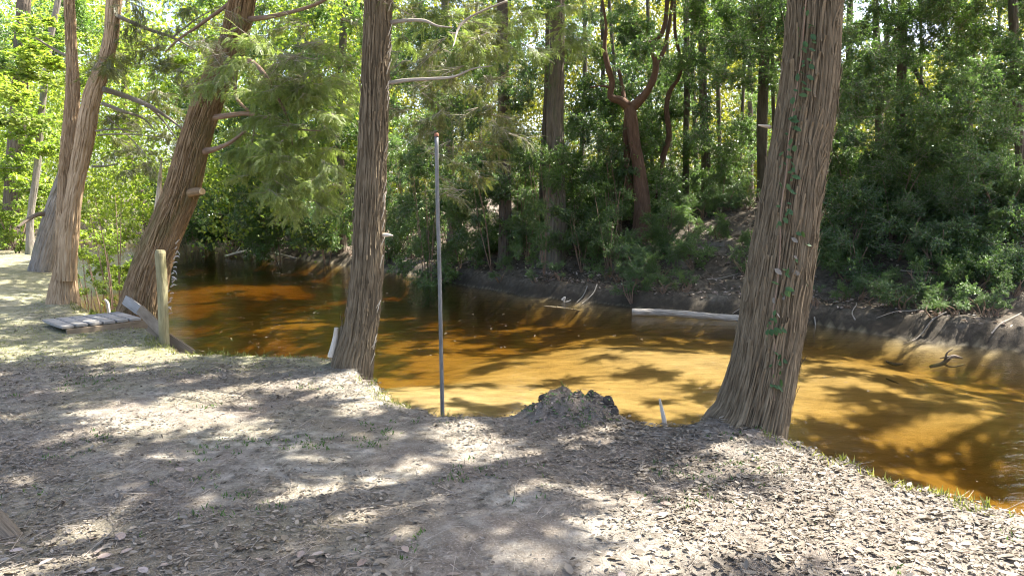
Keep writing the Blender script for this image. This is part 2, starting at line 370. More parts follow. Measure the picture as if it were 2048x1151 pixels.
def foliage(parent, key, pos, scale=1.0, rotz=None, tilt=.35, sz=1.0):
    o = bpy.data.objects.new('foliage', random.choice(CL[key])); link(o, parent)
    o.location = Vector(pos)-parent.location
    o.rotation_euler = (random.uniform(-tilt, tilt), random.uniform(-tilt, tilt), random.uniform(0, 6.283) if rotz is None else rotz+random.uniform(-.5, .5))
    s = scale*random.uniform(.8, 1.2); o.scale = (s, s, s*sz); return o

# ------------------------------------------------------------------ TERRAIN
WZ = -0.8
near_px = [(170, 628), (285, 655), (335, 694), (390, 709), (470, 716), (580, 716), (655, 722), (742, 764), (800, 806), (885, 826), (1010, 829), (1075, 822), (1200, 824), (1240, 838), (1300, 852), (1420, 858), (1500, 866), (1580, 888), (1660, 913), (1800, 957), (1900, 988), (2048, 1026)]
NE = [G(x, y)[:2] for x, y in near_px]
NE = [np.array(v, float) for v in [(-60, 37), (-45, 36), (-30, 32), (-20, 26), (-13, 19.3), (-8.9, 14.3)]]+NE+[np.array(v, float) for v in [(3.3, 2.8), (4.2, 1.2), (5.4, -1.5), (9, -8), (18, -20), (60, -60)]]
far_px = [(400, 492), (500, 508), (600, 518), (700, 532), (770, 541), (870, 556), (960, 575), (1040, 592), (1120, 596), (1270, 616), (1480, 632), (1640, 648), (1760, 668), (1900, 688), (2048, 703)]
FE = [G(x, y, WZ)[:2] for x, y in far_px]
FE = [np.array(v, float) for v in [(-60, 50), (-40, 47), (-25, 44)]]+FE+[np.array(v, float) for v in [(13, 9.5), (20, 4), (35, -6), (60, -25)]]
NE, FE = np.array(sorted(NE, key=lambda v: v[0])), np.array(sorted(FE, key=lambda v: v[0]))
def sdist(x, y, E):
    best = np.full(x.shape, 1e9)
    for a, b in zip(E[:-1], E[1:]):
        ab = b-a; t = np.clip(((x-a[0])*ab[0]+(y-a[1])*ab[1])/(ab@ab), 0, 1)
        best = np.minimum(best, (x-a[0]-t*ab[0])**2+(y-a[1]-t*ab[1])**2)
    return np.sqrt(best)*np.where(y > np.interp(x, E[:, 0], E[:, 1]), 1, -1)
DEP = [(1250, 680, .12), (1400, 700, .10), (1650, 720, .16), (1900, 760, .22), (1450, 760, .2), (1100, 690, .28), (1000, 640, .55), (850, 600, .6), (1100, 800, .22), (900, 790, .07), (820, 775, .08), (1000, 800, .1), (760, 780, .12), (800, 690, .6),
       (600, 690, .8), (450, 640, .9), (600, 600, .45), (480, 540, .4), (350, 530, .45), (300, 600, .9), (1350, 830, .2), (1700, 850, .5), (1900, 930, .9), (2040, 850, .8), (1300, 645, .3), (2040, 720, .4), (700, 560, .7)]
DW = np.array([[*G(x, y, WZ)[:2], d] for x, y, d in DEP])
def depth_at(x, y):
    n = 0; w = 0
    for a, b, d in DW:
        k = 1/((x-a)**2+(y-b)**2+.4)**1.5; n = n+k*d; w = w+k
    return n/w
MOUND = [(1145, 829, .15, .35)]
MOUND = [(*G(x, y)[:2], h, r) for x, y, h, r in MOUND]
HUM = [(*P(1492, 862, 5.15)[:2], .08, .42), (*P(700, 752, 6.9)[:2], .05, .32), (*P(128, 630, 10.9)[:2], .07, .45)]
def H(x, y, info=False):
    x = np.asarray(x, float); y = np.asarray(y, float)
    dn = sdist(x, y, NE)+.09*fbm(x*1.7, y*1.7, 3)+.09*fbm(x*6, y*6, 5, 2)+.03*fbm(x*17, y*17, 25, 2)
    df = sdist(x, y, FE)+.22*fbm(x*.8, y*.8, 11)+.16*fbm(x*2.6, y*2.6, 12, 3)
    land = .045*fbm(x*.7, y*.7, 1)+.012*fbm(x*5, y*5, 2)+.006*fbm(x*22, y*22, 4, 2)+.42*sstep(-5.5, -9.5, x)*sstep(9, 13, y)
    land = land+.8*sstep(22, 60, -x)
    for a, b, h, r in HUM: land = land+h*np.exp(-((x-a)**2+(y-b)**2)/(r*r))*(1+.6*fbm(x*6, y*6, 26))
    for a, b, h, r in MOUND: land = land+h*np.exp(-(((x-a)**2/(r*r)+(y-b)**2/(r*r*.5)))**1.7)*(1+.55*fbm(x*8, y*8, 6)+.35*fbm(x*21, y*21, 16, 2))
    dep = depth_at(x, y)*sstep(0, .7, np.minimum(dn-.35, -df))+.08
    bed = WZ-dep+.012*fbm(x*2.5, y*5, 8)
    zn = land+(bed-land)*sstep(-.05, .42, dn)
    up = df+.0
    fz = WZ-.05+.42*sstep(-.1, .45, up)+.14*fbm(x*1.6, y*1.6, 13)*sstep(0, 1, up)+1.85*sstep(.3, 5.2, up)+.012*np.clip(up, 0, 80)+.5*fbm(x*.25, y*.25, 15)*sstep(2, 6, up)+.09*fbm(x*3.3, y*3.3, 14, 3)*sstep(-.05, .5, up)
    z = np.where(df > -.3, np.maximum(zn, fz) if False else zn*(1-sstep(-.25, .05, df))+fz*sstep(-.25, .05, df), zn)
    if info: return z, dn, df
    return z
def hz(x, y): return float(H(np.array([x]), np.array([y]))[0])
def spaced(lo, a, b, hi, fine, g=1.07):
    m = list(np.arange(a, b, fine)); s, v = fine, b
    while v < hi: m.append(v); s *= g; v += s
    m.append(hi); s, v, l = fine, a-fine, []
    while v > lo: l.append(v); s *= g; v -= s
    l.append(lo); return np.array(l[::-1]+m)
xs = spaced(-300, -7.5, 4.2, 300, .045, 1.035); ys = np.concatenate([spaced(-60, 1.6, 8.6, 8.7, .045, 1.028), np.arange(8.78, 22, .085), spaced(21, 22, 22.2, 400, .1, 1.05)[12:]]); ys = np.unique(np.round(ys, 4)); ys = ys[np.r_[True, np.diff(ys) > .02]]
X, Y = np.meshgrid(xs, ys); Z, DN, DF = H(X, Y, True)
nx, ny = len(xs), len(ys)
i, j = np.meshgrid(np.arange(ny-1), np.arange(nx-1), indexing='ij')
F = np.stack([i*nx+j, i*nx+j+1, (i+1)*nx+j+1, (i+1)*nx+j], -1).reshape(-1, 4)
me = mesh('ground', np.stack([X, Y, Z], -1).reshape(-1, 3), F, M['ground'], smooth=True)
def fattr(me, name, v):
    a = me.attributes.new(name, 'FLOAT', 'POINT'); a.data.foreach_set('value', np.asarray(v, np.float32).ravel())
PX, PY = project(np.stack([X, Y, Z], -1))
def litter_density(px, py, x, y):
    """how thickly fallen leaves lie: much at right, the foot of the bank edge and the left foreground, little on the worn sand"""
    d = .74+.5*fbm(x*1.3, y*1.3, 31)
    d = d+.5*sstep(1250, 1600, px)*sstep(880, 950, py)+.3*np.exp(-((px-1130)/170)**2-((py-860)/50)**2)-.35*np.exp(-((px-1145)/90)**2-((py-805)/30)**2)+.25*sstep(500, 0, px)*sstep(820, 950, py)+.3*np.exp(-((px-1350)/220)**2-((py-910)/60)**2)
    d = d-.55*np.exp(-((px-560)/260)**2-((py-900)/70)**2)-.4*np.exp(-((px-1150)/150)**2-((py-1060)/60)**2)-.55*sstep(760, 690, py)-.5*np.exp(-((px-300)/160)**2-((py-825)/30)**2)-.35*np.exp(-((px-2000)/150)**2-((py-1130)/30)**2)-.3*np.exp(-((px-860)/150)**2-((py-1060)/90)**2)
    return np.clip(d, .03, 1.2)
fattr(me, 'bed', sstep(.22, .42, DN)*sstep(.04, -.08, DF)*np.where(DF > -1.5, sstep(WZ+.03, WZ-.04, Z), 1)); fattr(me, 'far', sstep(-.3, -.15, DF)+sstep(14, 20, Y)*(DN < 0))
MD = sum(1.4*np.exp(-((X-a)**2+(Y-b)**2)/(r*r*1.2)) for a, b, h, r in MOUND)
fattr(me, 'litter', np.clip(np.clip(litter_density(PX, PY, X, Y)-.4, 0, 1)*(DN < .3)+MD, 0, 1))
GREEN = np.clip(sstep(760, 700, PY)*.55+.3*fbm(X*2, Y*2, 41)+.12, 0, .75)*(DN < .3)*sstep(1000, 500, PX)
fattr(me, 'wet', .9*sstep(WZ+.34, WZ+.08, Z+.1*fbm(X*1.5, Y*1.5, 17))*(DF > -1.5)*(Y > 9)); fattr(me, 'green', np.clip(GREEN, 0, 1))
ground = tag(bpy.data.objects.new('ground', me), 'sandy leaf-strewn river banks and sandy river bed', 'ground', kind='structure'); link(ground)
# water body
wx, wy, wb = (-90, 90), (-60, 90), -6.0
V = [(x, y, z) for z in (wb, WZ) for y in wy for x in wx]
wo = bpy.data.objects.new('water', mesh('water', V, [(0, 2, 3, 1), (4, 5, 7, 6), (0, 1, 5, 4), (2, 6, 7, 3), (0, 4, 6, 2), (1, 3, 7, 5)], M['water']))
tag(wo, 'clear tea-coloured river water over sand', 'river', kind='structure'); link(wo)

# ------------------------------------------------------------------ TREES OF THE NEAR BANK
TREES = []      # (empty, x, y, key) trees that carry the unseen overhead shading clumps
def pixtrunk(rows, Y, lean=None):
    out = []
    for k, r in enumerate(rows):
        px, py, w = r[:3]; yy = r[3] if len(r) > 3 else Y
        p = P(px, py, yy); out.append([*p, PW(w, yy)/2])
    return out
def near_tree(label, rows, Y, m, top, ridge=.011, seg=200, name='cypress_tree', flare=.5, fh=.22, lobes=5, seed=1, strip=.016, key='cyptop', step=.035):
    pts = pixtrunk(rows, Y); b = np.array(pts[0]); 
    pts = [[b[0], b[1], b[2]-.45, b[3]*1.15]]+pts
    e = np.array(pts[-1]); d = np.array(pts[-1])-np.array(pts[-3]); d = d[:3]/np.linalg.norm(d[:3]); d = d*.6+np.array([0, 0, .45]); d /= np.linalg.norm(d)
    vis = sum(np.linalg.norm(np.array(pts[k+1][:3])-np.array(pts[k][:3])) for k in range(len(pts)-1))
    n = 4
    for k in range(1, n+1):
        q = e[:3]+d*(top-e[2])*k/n; pts.append([*q, e[3]*(1-.8*k/n)])
    tot = vis+np.linalg.norm(np.array(pts[-1][:3])-e[:3])
    dn_ = np.concatenate([np.linspace(0, vis/tot, int(vis/step), endpoint=False), np.linspace(vis/tot, 1, 16)])
    t = empty(name, (b[0], b[1], hz(b[0], b[1])), label, 'tree', 'trees on the near bank')
    child('trunk', tube('trunk', pts, m, seg, ridge=ridge, strip=strip, seed=seed, flare=flare, fh=fh, lobes=lobes, dense=dn_), t)
    TREES.append((t, pts[-3][0], pts[-3][1], key)); return t, pts
right, rp = near_tree('thick straight cedar-barked trunk with climbing vine, rightmost tree on the near bank', [(1488, 866, 176), (1501, 834, 152), (1512, 796, 144), (1533, 708, 132), (1557, 560, 130), (1584, 384, 115), (1616, 192, 109), (1630, 0, 99)], 5.15, M['bark_cedar'], 11, .0095, 400, seed=2, flare=.28, fh=.16, lobes=7)
middle, mp = near_tree('upright cedar-barked trunk beside the metal pole, middle of the near bank', [(703, 752, 86), (706, 725, 84), (711, 700, 76), (724, 640, 67), (733, 560, 64), (741, 384, 60), (750, 192, 55), (757, 0, 54)], 6.9, M['bark_cedar'], 10.5, .008, 260, seed=4, flare=.3, fh=.18, lobes=6)
lean, lp = near_tree('big reddish trunk leaning right behind the wooden post', [(280, 650, 98), (288, 600, 86), (308, 520, 72), (336, 450, 66), (362, 384, 66), (388, 288, 58), (420, 192, 56), (462, 100, 51), (485, 0, 50)], 10.3, M['bark_red'], 11, .011, 300, seed=6, flare=.3, strip=.02, step=.045)
twin, tp = near_tree('twin-stemmed brown trunk with flared foot by the small boardwalk', [(128, 630, 70), (127, 590, 56), (132, 520, 38), (134, 450, 38), (130, 384, 27), (138, 288, 28), (146, 192, 26), (143, 100, 20), (138, 0, 20)], 10.9, M['bark_twin'], 11, .008, 140, seed=8, flare=.35, lobes=3, step=.05)
child('trunk', tube('trunk', pixtrunk([(134, 560, 34), (138, 470, 36), (149, 384, 31), (168, 288, 34), (185, 192, 33), (218, 100, 26), (229, 0, 28), (250, -120, 26), (290, -400, 14)], 10.75), M['bark_twin'], 120, 130, .008, .03, 9), twin)
grey, gp = near_tree('grey mossy trunk leaning right close behind the twin-stemmed tree', [(72, 585, 44), (85, 520, 40), (104, 440, 36), (128, 360, 30), (160, 280, 26), (198, 160, 22), (232, 0, 20)], 13.2, M['bark_grey'], 13, .008, 90, seed=11, step=.07)
darkl, dp = near_tree('dark upright trunk at the left edge behind sunlit leaves', [(14, 520, 36), (20, 440, 30), (32, 300, 31), (40, 180, 28), (44, 60, 25), (48, 0, 24)], 18, M['bark_dark'], 15, .01, 60, name='broadleaf_tree', seed=12, step=.1, key='bright')
slim, sp2 = near_tree('slim grey trunk crossing the bright leaves at upper left', [(60, 470, 14), (75, 330, 13), (88, 180, 12), (104, 60, 11), (116, 0, 11)], 16, M['bark_grey'], 12, .004, 30, name='broadleaf_tree', seed=13, step=.12, key='bright')

def limb(tree, rows, Y, m='bark_limb', seg=9, rings=26, name='branch', rough=.25):
    child(name, tube('branch', pixtrunk(rows, Y), M[m], seg, rings, rough=rough, seed=random.random()*9, flat=False), tree)
# leaning tree: limbs on its right side, cut stub, torn bark fringe
limb(lean, [(415, 238, 13, 10.3), (455, 231, 10, 10.1), (500, 228, 8, 9.8), (545, 240, 6, 9.6), (590, 257, 4, 9.4), (640, 262, 2, 9.2)], 10)
limb(lean, [(400, 305, 15, 10.3), (432, 297, 10, 10.1), (462, 284, 7, 9.9), (490, 262, 5, 9.8)], 10)
limb(lean, [(470, 120, 13, 10.3), (505, 125, 10, 10), (530, 150, 9, 9.8), (552, 190, 7, 9.7), (575, 235, 4, 9.6), (585, 290, 2, 9.5)], 10)
limb(lean, [(474, 108, 12, 10.3), (470, 150, 9, 10), (473, 195, 7, 9.9), (500, 225, 5, 9.8)], 10)
limb(lean, [(488, 40, 12, 10.3), (560, 30, 8, 9.9), (640, 5, 6, 9.6), (700, -30, 3, 9.4)], 10)
limb(lean, [(505, 228, 6, 9.8), (508, 262, 4, 9.8), (503, 290, 2, 9.8)], 10)
limb(lean, [(455, 10, 8, 10.3), (400, 50, 6, 10.1), (350, 85, 4, 10), (330, 105, 2, 10)], 10)
child('cut_stub', tube('cut_stub', pixtrunk([(378, 386, 17, 10.2), (396, 383, 15, 10.0), (404, 383, 14, 9.95)], 10), M['bark_red'], 14, 6, rough=.1), lean)
child('cut_face', tube('cut_face', pixtrunk([(403, 383, 13, 9.955), (405.5, 383, 12, 9.935)], 10), M['cut_wood'], 14, 3), lean)
for k in range(26):
    px, py = 352-(k/26)*22+random.uniform(-4, 3), 490+k*6.2+random.uniform(-3, 3)
    a = (px, py, 3, 10.02); q = (px+random.uniform(3, 13), py+random.uniform(-9, 8), 1.0, 9.95)
    limb(lean, [a, ((a[0]+q[0])/2+1, (a[1]+q[1])/2-2, 2, 10), q], 10, 'driftwood', 4, 4, 'bark_strip')
# middle tree: limbs to the right, cut sucker stem, peeling strip
limb(middle, [(770, 168, 9, 6.9), (810, 161, 7, 6.8), (860, 158, 6, 6.7), (910, 153, 5, 6.6), (945, 138, 3, 6.5), (985, 132, 1.5, 6.4)], 6.9, 'twig')
limb(middle, [(775, 46, 9, 6.9), (815, 41, 7, 6.8), (850, 42, 6, 6.7), (875, 52, 4, 6.6), (905, 55, 2, 6.5)], 6.9, 'twig')
limb(middle, [(905, 95, 2, 6.9), (935, 38, 5, 7.3), (965, 22, 4, 7.3), (1015, 2, 4, 7.3)], 7, 'twig')
limb(middle, [(765, 470, 8, 6.85), (776, 470, 7, 6.8), (786, 471, 2, 6.78)], 6.9, 'dead_pale', 8, 6)
e_st = [(661, 714, 13, 6.85), (667, 690, 11, 6.87), (671, 672, 10, 6.9), (673, 655, 9, 6.9)]
child('cut_stem', tube('cut_stem', pixtrunk(e_st, 6.9), M['dead_pale'], 12, 12, rough=.2), middle)
child('cut_stem', tube('cut_stem', pixtrunk([(676, 712, 26, 6.95), (680, 690, 20, 6.95), (684, 668, 15, 6.95), (686, 652, 12, 6.95)], 6.9), M['bark_cedar'], 18, 16, .004, .02, 3), middle)
for k in range(34):   # fibres lifting off the sunlit right edge
    py = random.uniform(20, 740); cxr = np.interp(py, [0, 192, 384, 560, 640, 700, 750], [783, 777, 770, 764, 756, 749, 744])
    a = (cxr-random.uniform(1, 6), py, 2.2, 6.78); q = (cxr+random.uniform(-1, 5), py-random.uniform(8, 28), .8, 6.74)
    limb(middle, [a, q], 6.9, 'dead_pale', 4, 4, 'bark_strip')
for k in range(30):
    py = random.uniform(20, 840); cxr = np.interp(py, [0, 192, 384, 560, 708, 796, 850], [1679, 1670, 1641, 1622, 1599, 1583, 1577])
    a = (cxr-random.uniform(2, 9), py, 3, 5.0); q = (cxr+random.uniform(-3, 4), py-random.uniform(10, 45), 1.0, 4.97)
    limb(right, [a, q], 5, 'bark_cedar', 4, 4, 'bark_strip')
limb(right, [(1540, 254, 8, 5.1), (1528, 252, 6, 5.05), (1517, 250, 3, 5.0)], 5, 'dead_pale', 8, 6)
# peeling strips of bark: real slivers that stand a little off the trunks
def strip_mesh(L, w, m, bend):
    V, n_ = [], 6
    for k in range(n_+1):
        t = k/n_; z = (t-.5)*L; off = bend*(abs(t-.45)*2)**2.5; ww = w*(1-.75*abs(t-.5)**1.5*1.6)
        V += [(-ww/2, 0, z), (0, off+.004, z), (ww/2, 0, z)] if False else [(-ww/2+.3*off, off, z), (.0, off+.003, z), (ww/2+.3*off, off, z)]
    F = []
    for k in range(n_):
        for q in (0, 1): F.append((k*3+q, k*3+q+1, k*3+q+4, k*3+q+3))
    return mesh('bark_strip', V, F, m, [(v[0]+L, v[1], v[2]) for v in V])
def peel(tree, pts, m, n, zlo, zhi, seed):
    ms = [strip_mesh(random.uniform(.12, .42), random.uniform(.010, .022), m, random.uniform(.006, .03)) for _ in range(8)]
    A = np.array(pts)
    for _ in range(n):
        z = random.uniform(zlo, zhi); c_ = np.array([np.interp(z, A[:, 2], A[:, k]) for k in (0, 1, 3)]); c2 = np.array([np.interp(z+.3, A[:, 2], A[:, k]) for k in (0, 1)])
        T = Vector((c2[0]-c_[0], c2[1]-c_[1], .3)).normalized(); a = random.uniform(math.pi*.98, math.pi*2.02); N = Vector((math.cos(a), math.sin(a), 0)); N = (N-N.dot(T)*T).normalized(); U_ = N.cross(T)*-1
        o = bpy.data.objects.new('bark_strip', random.choice(ms)); link(o, tree); p_ = Vector((c_[0], c_[1], z))+N*(c_[2]+.001)-tree.location
        tw = random.uniform(-.06, .06); T2 = (T+U_*tw).normalized(); U2 = N.cross(T2)*-1
        M4 = Matrix(((U2.x, N.x, T2.x, p_.x), (U2.y, N.y, T2.y, p_.y), (U2.z, N.z, T2.z, p_.z), (0, 0, 0, 1))); o.matrix_basis = M4
peel(right, rp, M['bark_cedar'], 170, .25, 3.1, 1); peel(middle, mp, M['bark_cedar'], 120, .25, 3.6, 2); peel(lean, lp, M['bark_red'], 130, .3, 4.4, 3); peel(twin, tp, M['bark_twin'], 50, .6, 4.4, 4)
# twin tree: long dark limbs reaching right
for rows in ([(205, 178, 12, 10.7), (250, 192, 10, 10.9), (300, 213, 9, 11), (335, 235, 6, 11.1), (370, 262, 3, 11.2)], [(203, 206, 8, 10.7), (245, 222, 7, 10.8), (285, 236, 4, 11), (310, 262, 2, 11)],
             [(300, 213, 6, 11), (325, 240, 4, 11.2), (355, 280, 2, 11.3)], [(190, 262, 4, 10.7), (235, 258, 3, 10.9), (275, 264, 1.5, 11)], [(183, 333, 5, 10.7), (210, 332, 4, 10.8), (240, 326, 2, 10.9)], [(195, 270, 4, 10.7), (240, 268, 3, 10.8), (330, 275, 1.5, 11)],
             [(230, 30, 8, 10.7), (300, 60, 7, 10.9), (345, 75, 5, 11), (395, 102, 3, 11.2)], [(345, 75, 4, 11), (390, 40, 3, 11), (440, 12, 2, 11)], [(215, 235, 3, 10.8), (260, 275, 2.5, 11), (300, 320, 1.5, 11)], [(148, 120, 6, 10.9), (110, 100, 5, 10.8), (70, 75, 3, 10.6)]):
    limb(twin, rows, 11, 'bark_grey')
limb(grey, [(104, 430, 12, 13.2), (80, 428, 9, 13), (58, 438, 8, 12.8), (35, 455, 5, 12.6)], 13, 'bark_dark')
# lower visible foliage, region by region: (tree, key, cx, cy, rx, ry, Y0, Y1, n, scale)
def fill(tree, key, cx, cy, rx, ry, y0, y1, n, scale, rotz=None, sz=1):
    for _ in range(n):
        a, q = random.uniform(0, 6.283), math.sqrt(random.random()); yy = random.uniform(y0, y1)
        foliage(tree, key, P(cx+rx*q*math.cos(a), cy+ry*q*math.sin(a), yy), scale, rotz, sz=sz)
fill(lean, 'cypress', 590, 250, 90, 95, 9.0, 10.6, 44, .52)
fill(lean, 'cypress', 600, 345, 85, 60, 9.0, 10.4, 22, .48)
fill(lean, 'cypress', 520, 330, 60, 60, 9.2, 10.4, 14, .5)
fill(lean, 'cypress', 580, 130, 120, 80, 9.2, 11, 24, .6)
fill(lean, 'sparse', 600, 80, 120, 90, 9.0, 11, 16, .75)
fill(lean, 'sparse', 430, 90, 60, 80, 9.3, 10, 7, .6)
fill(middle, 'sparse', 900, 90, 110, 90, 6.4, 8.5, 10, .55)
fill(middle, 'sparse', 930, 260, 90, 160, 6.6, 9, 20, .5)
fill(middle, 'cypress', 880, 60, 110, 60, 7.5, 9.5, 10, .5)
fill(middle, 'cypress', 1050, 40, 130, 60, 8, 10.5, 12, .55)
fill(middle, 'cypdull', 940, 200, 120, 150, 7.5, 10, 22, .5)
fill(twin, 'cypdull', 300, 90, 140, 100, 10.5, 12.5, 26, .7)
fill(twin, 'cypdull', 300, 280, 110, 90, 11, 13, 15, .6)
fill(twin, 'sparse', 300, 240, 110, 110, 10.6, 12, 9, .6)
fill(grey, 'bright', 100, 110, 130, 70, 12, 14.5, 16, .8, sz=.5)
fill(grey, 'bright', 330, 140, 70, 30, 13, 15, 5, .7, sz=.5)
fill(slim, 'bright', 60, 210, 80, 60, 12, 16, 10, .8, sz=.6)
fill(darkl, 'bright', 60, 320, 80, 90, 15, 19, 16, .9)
fill(darkl, 'mid', 60, 60, 120, 90, 17, 21, 16, 1.1)

# ------------------------------------------------------------------ FAR BANK TREES
fb = 'trees on the far bank'
far_trees = [
 ('broad grey-brown cypress trunk standing on the far bank', [(1112, 470, 52), (1112, 430, 42), (1111, 330, 37), (1110, 220, 34), (1114, 130, 30), (1116, 0, 27)], 20.5, 'bark_far', 16, 'mid', 24),
 ('dark straight trunk left of the broad cypress on the far bank', [(1012, 490, 30), (1010, 400, 25), (1008, 250, 24), (1006, 100, 22), (1005, 0, 20)], 21.5, 'bark_dark', 16, 'cypdull', 24),
 ('reddish forked tree with twisting limbs on the far bank', [(1284, 400, 32), (1277, 330, 25), (1268, 280, 23), (1262, 232, 24), (1258, 212, 22)], 20, 'bark_fork', 0, 'laurel', 6),
 ('slim sinuous tree just right of the reddish forked tree', [(1318, 385, 13), (1322, 330, 12), (1338, 270, 11), (1333, 215, 10), (1340, 180, 9), (1356, 160, 7), (1350, 60, 6)], 21, 'bark_fork', 11, 'laurel', 14),
 ('straight dark trunk, first of two slim ones right of the sinuous tree', [(1371, 400, 15), (1372, 300, 13), (1374, 170, 12), (1372, 0, 11)], 23, 'bark_dark', 15, 'laurel', 16),
 ('straight dark trunk, second of two slim ones right of the sinuous tree', [(1410, 400, 15), (1407, 270, 13), (1402, 160, 11), (1404, 0, 10)], 23.5, 'bark_dark', 15, 'laurel', 16),
 ('thin straight trunk midway between the slim pair and the vine-covered tree', [(1440, 380, 10), (1437, 200, 9), (1432, 0, 8)], 26, 'bark_dark', 14, 'mid', 14),
 ('dark trunk seen just left of the vine-covered near tree', [(1524, 390, 22), (1524, 260, 21), (1528, 120, 20), (1533, 0, 19)], 22, 'bark_dark', 16, 'laurel', 16),
 ('dark upright trunk rising from the dense shrubs at right', [(1800, 330, 22), (1801, 230, 19), (1804, 120, 18), (1806, 0, 17)], 19, 'bark_dark', 15, 'laurel', 26),
 ('slim dark trunk between the vine-covered tree and the upright trunk at right', [(1757, 330, 16), (1758, 220, 15), (1756, 120, 14), (1750, 0, 12)], 21, 'bark_dark', 14, 'laurel', 20),
 ('thin trunk leaning left behind the shrubs at right', [(1870, 330, 13), (1862, 230, 10), (1840, 160, 9), (1820, 120, 8), (1790, 40, 6)], 20, 'bark_dark', 11, 'laurel', 18),
 ('dark trunk nearest the right edge on the far bank', [(2042, 380, 22), (2038, 250, 19), (2030, 120, 18), (2026, 0, 16)], 17, 'bark_dark', 14, 'laurel', 26),
 ('slender trunk half hidden by leaves second from the right edge', [(1940, 350, 15), (1938, 240, 14), (1945, 100, 13), (1950, 0, 12)], 22, 'bark_dark', 14, 'laurel', 22),
 ('dark trunk behind the metal pole on the far bank', [(905, 470, 22), (900, 330, 18), (896, 150, 16), (890, 0, 15)], 25, 'bark_dark', 15, 'mid', 20),
 ('shaded trunk half hidden behind the leaning tree foliage', [(610, 480, 24), (605, 330, 20), (600, 150, 17), (604, 0, 15)], 33, 'bark_dark', 16, 'mid', 22),
 ('shaded trunk on the far bank just left of the middle near trunk', [(682, 470, 20), (680, 300, 17), (684, 120, 15), (690, 0, 14)], 29, 'bark_dark', 16, 'mid', 20),
 ('dark crooked trunk at the far river bend', [(300, 470, 20), (285, 400, 17), (265, 340, 15), (250, 240, 13), (255, 60, 10)], 38, 'bark_dark', 15, 'mid', 22),
 ('thin trunk close behind the broad cypress', [(1085, 420, 16), (1088, 300, 14), (1093, 200, 12), (1096, 40, 10)], 23, 'bark_dark', 14, 'mid', 12),
 ('slim trunk in the thicket left of the reddish forked tree', [(1196, 400, 11), (1200, 300, 10), (1206, 150, 8), (1204, 0, 7)], 25, 'bark_dark', 13, 'mid', 12),
 ('slim trunk right beside the vine-covered near tree on its right', [(1690, 370, 15), (1692, 240, 13), (1698, 100, 12), (1700, 0, 11)], 23, 'bark_dark', 14, 'laurel', 20),
]
rs_ = random.Random(5)
for k in range(14):
    x_ = [1160, 1225, 1300, 1345, 1390, 1425, 1470, 1500, 1545, 1715, 1780, 1835, 1985, 965][k]+rs_.uniform(-8, 8); l_ = rs_.uniform(-14, 14); w_ = rs_.uniform(6, 11)
    far_trees.append(('slim dark trunk deep in the woods '+('between the broad cypress and the sinuous tree' if 1 <= k <= 3 or k == 0 else 'right of the slim straight pair' if k <= 8 else 'among the leaves right of the vine-covered trunk' if k < 13 else 'between the pole and the dark straight trunk'), [(x_, 400, w_*1.2), (x_+l_*.3, 300, w_), (x_+l_*.5+rs_.uniform(-5, 5), 160, w_*.9), (x_+l_, 0, w_*.8)], rs_.uniform(22, 29), 'bark_dark', 13, 'mid', 5))
FT = []
for k, (lab, rows, Yd, bm_, top, key, n) in enumerate(far_trees):
    pts = pixtrunk(rows, Yd); b = pts[0]; g0 = hz(b[0], b[1])
    pts = [[b[0]+(b[0]-pts[1][0])*.1, b[1], min(g0, b[2])-.3, b[3]*1.3]]+pts
    if top:
        e = pts[-1]; s_ = pts[-2]
        for f in (.35, .7, 1): pts.append([e[0]+(e[0]-s_[0])*f*.5, e[1]+.4*f, e[2]+(top-e[2])*f, e[3]*(1-.75*f)])
    t = empty('broadleaf_tree' if k > 1 else 'cypress_tree', (b[0], b[1], g0), lab, 'tree', fb)
    child('trunk', tube('trunk', pts, M[bm_], 26 if k > 1 else 60, 46, ridge=.008 if k > 1 else .015, strip=.05, seed=20+k, flare=.3, fh=.4), t)
    FT.append((t, pts, key, n))
    TREES.append((t, pts[-1][0], pts[-1][1], 'canopy'))
    zt = pts[-1][2] if top else 9
    for _ in range(n):
        z = random.uniform(3.6, max(zt, 8)); r_ = 2.6*math.sqrt(random.random()); a = random.uniform(0, 6.283)
        
        if z > 6 and random.random() < (.85 if k in (8, 9, 10, 12, 19) else .55): continue
        cx_ = np.interp(z, [q[2] for q in pts], [q[0] for q in pts]); foliage(t, key, (cx_+r_*math.cos(a), b[1]+r_*math.sin(a), z), 1.15)
fork = FT[2][0]
def T_(k): return FT[k][0]
def farfill(ids, key, x0, x1, y0, y1, d0, d1, n, sc):
    for q in range(n):
        px, py, yy = random.uniform(x0, x1), random.uniform(y0, y1), random.uniform(d0, d1); p = P(px, py, yy)
        if p[2] < hz(p[0], p[1])+.3: continue
        foliage(T_(min(ids, key=lambda k: abs(FT[k][1][2][0]-p[0]))), random.choice(key), p, sc)
farfill([8, 9, 10, 11, 12, 19], ['laurel', 'laurel', 'mid'], 1640, 2120, -60, 270, 14.5, 19, 150, .72)
farfill([4, 5, 6, 7], ['laurel', 'mid'], 1350, 1650, -60, 170, 17, 24, 75, .85)
farfill([4, 5, 6, 7], ['laurel', 'mid'], 1350, 1650, 150, 340, 18.5, 25, 20, .7)
farfill([2, 3, 18], ['laurel', 'mid', 'mid'], 1130, 1360, -40, 300, 20.8, 26, 46, .75)
farfill([0, 1, 13, 17], ['mid', 'cypdull', 'laurel'], 780, 1130, -40, 350, 18, 26, 105, .9)
farfill([14, 15, 16], ['mid', 'laurel'], 360, 790, -40, 230, 26, 38, 70, 1.4)
farfill([14, 15, 16], ['laurel', 'laurel', 'mid'], 380, 790, 230, 450, 26, 40, 90, 1.3)
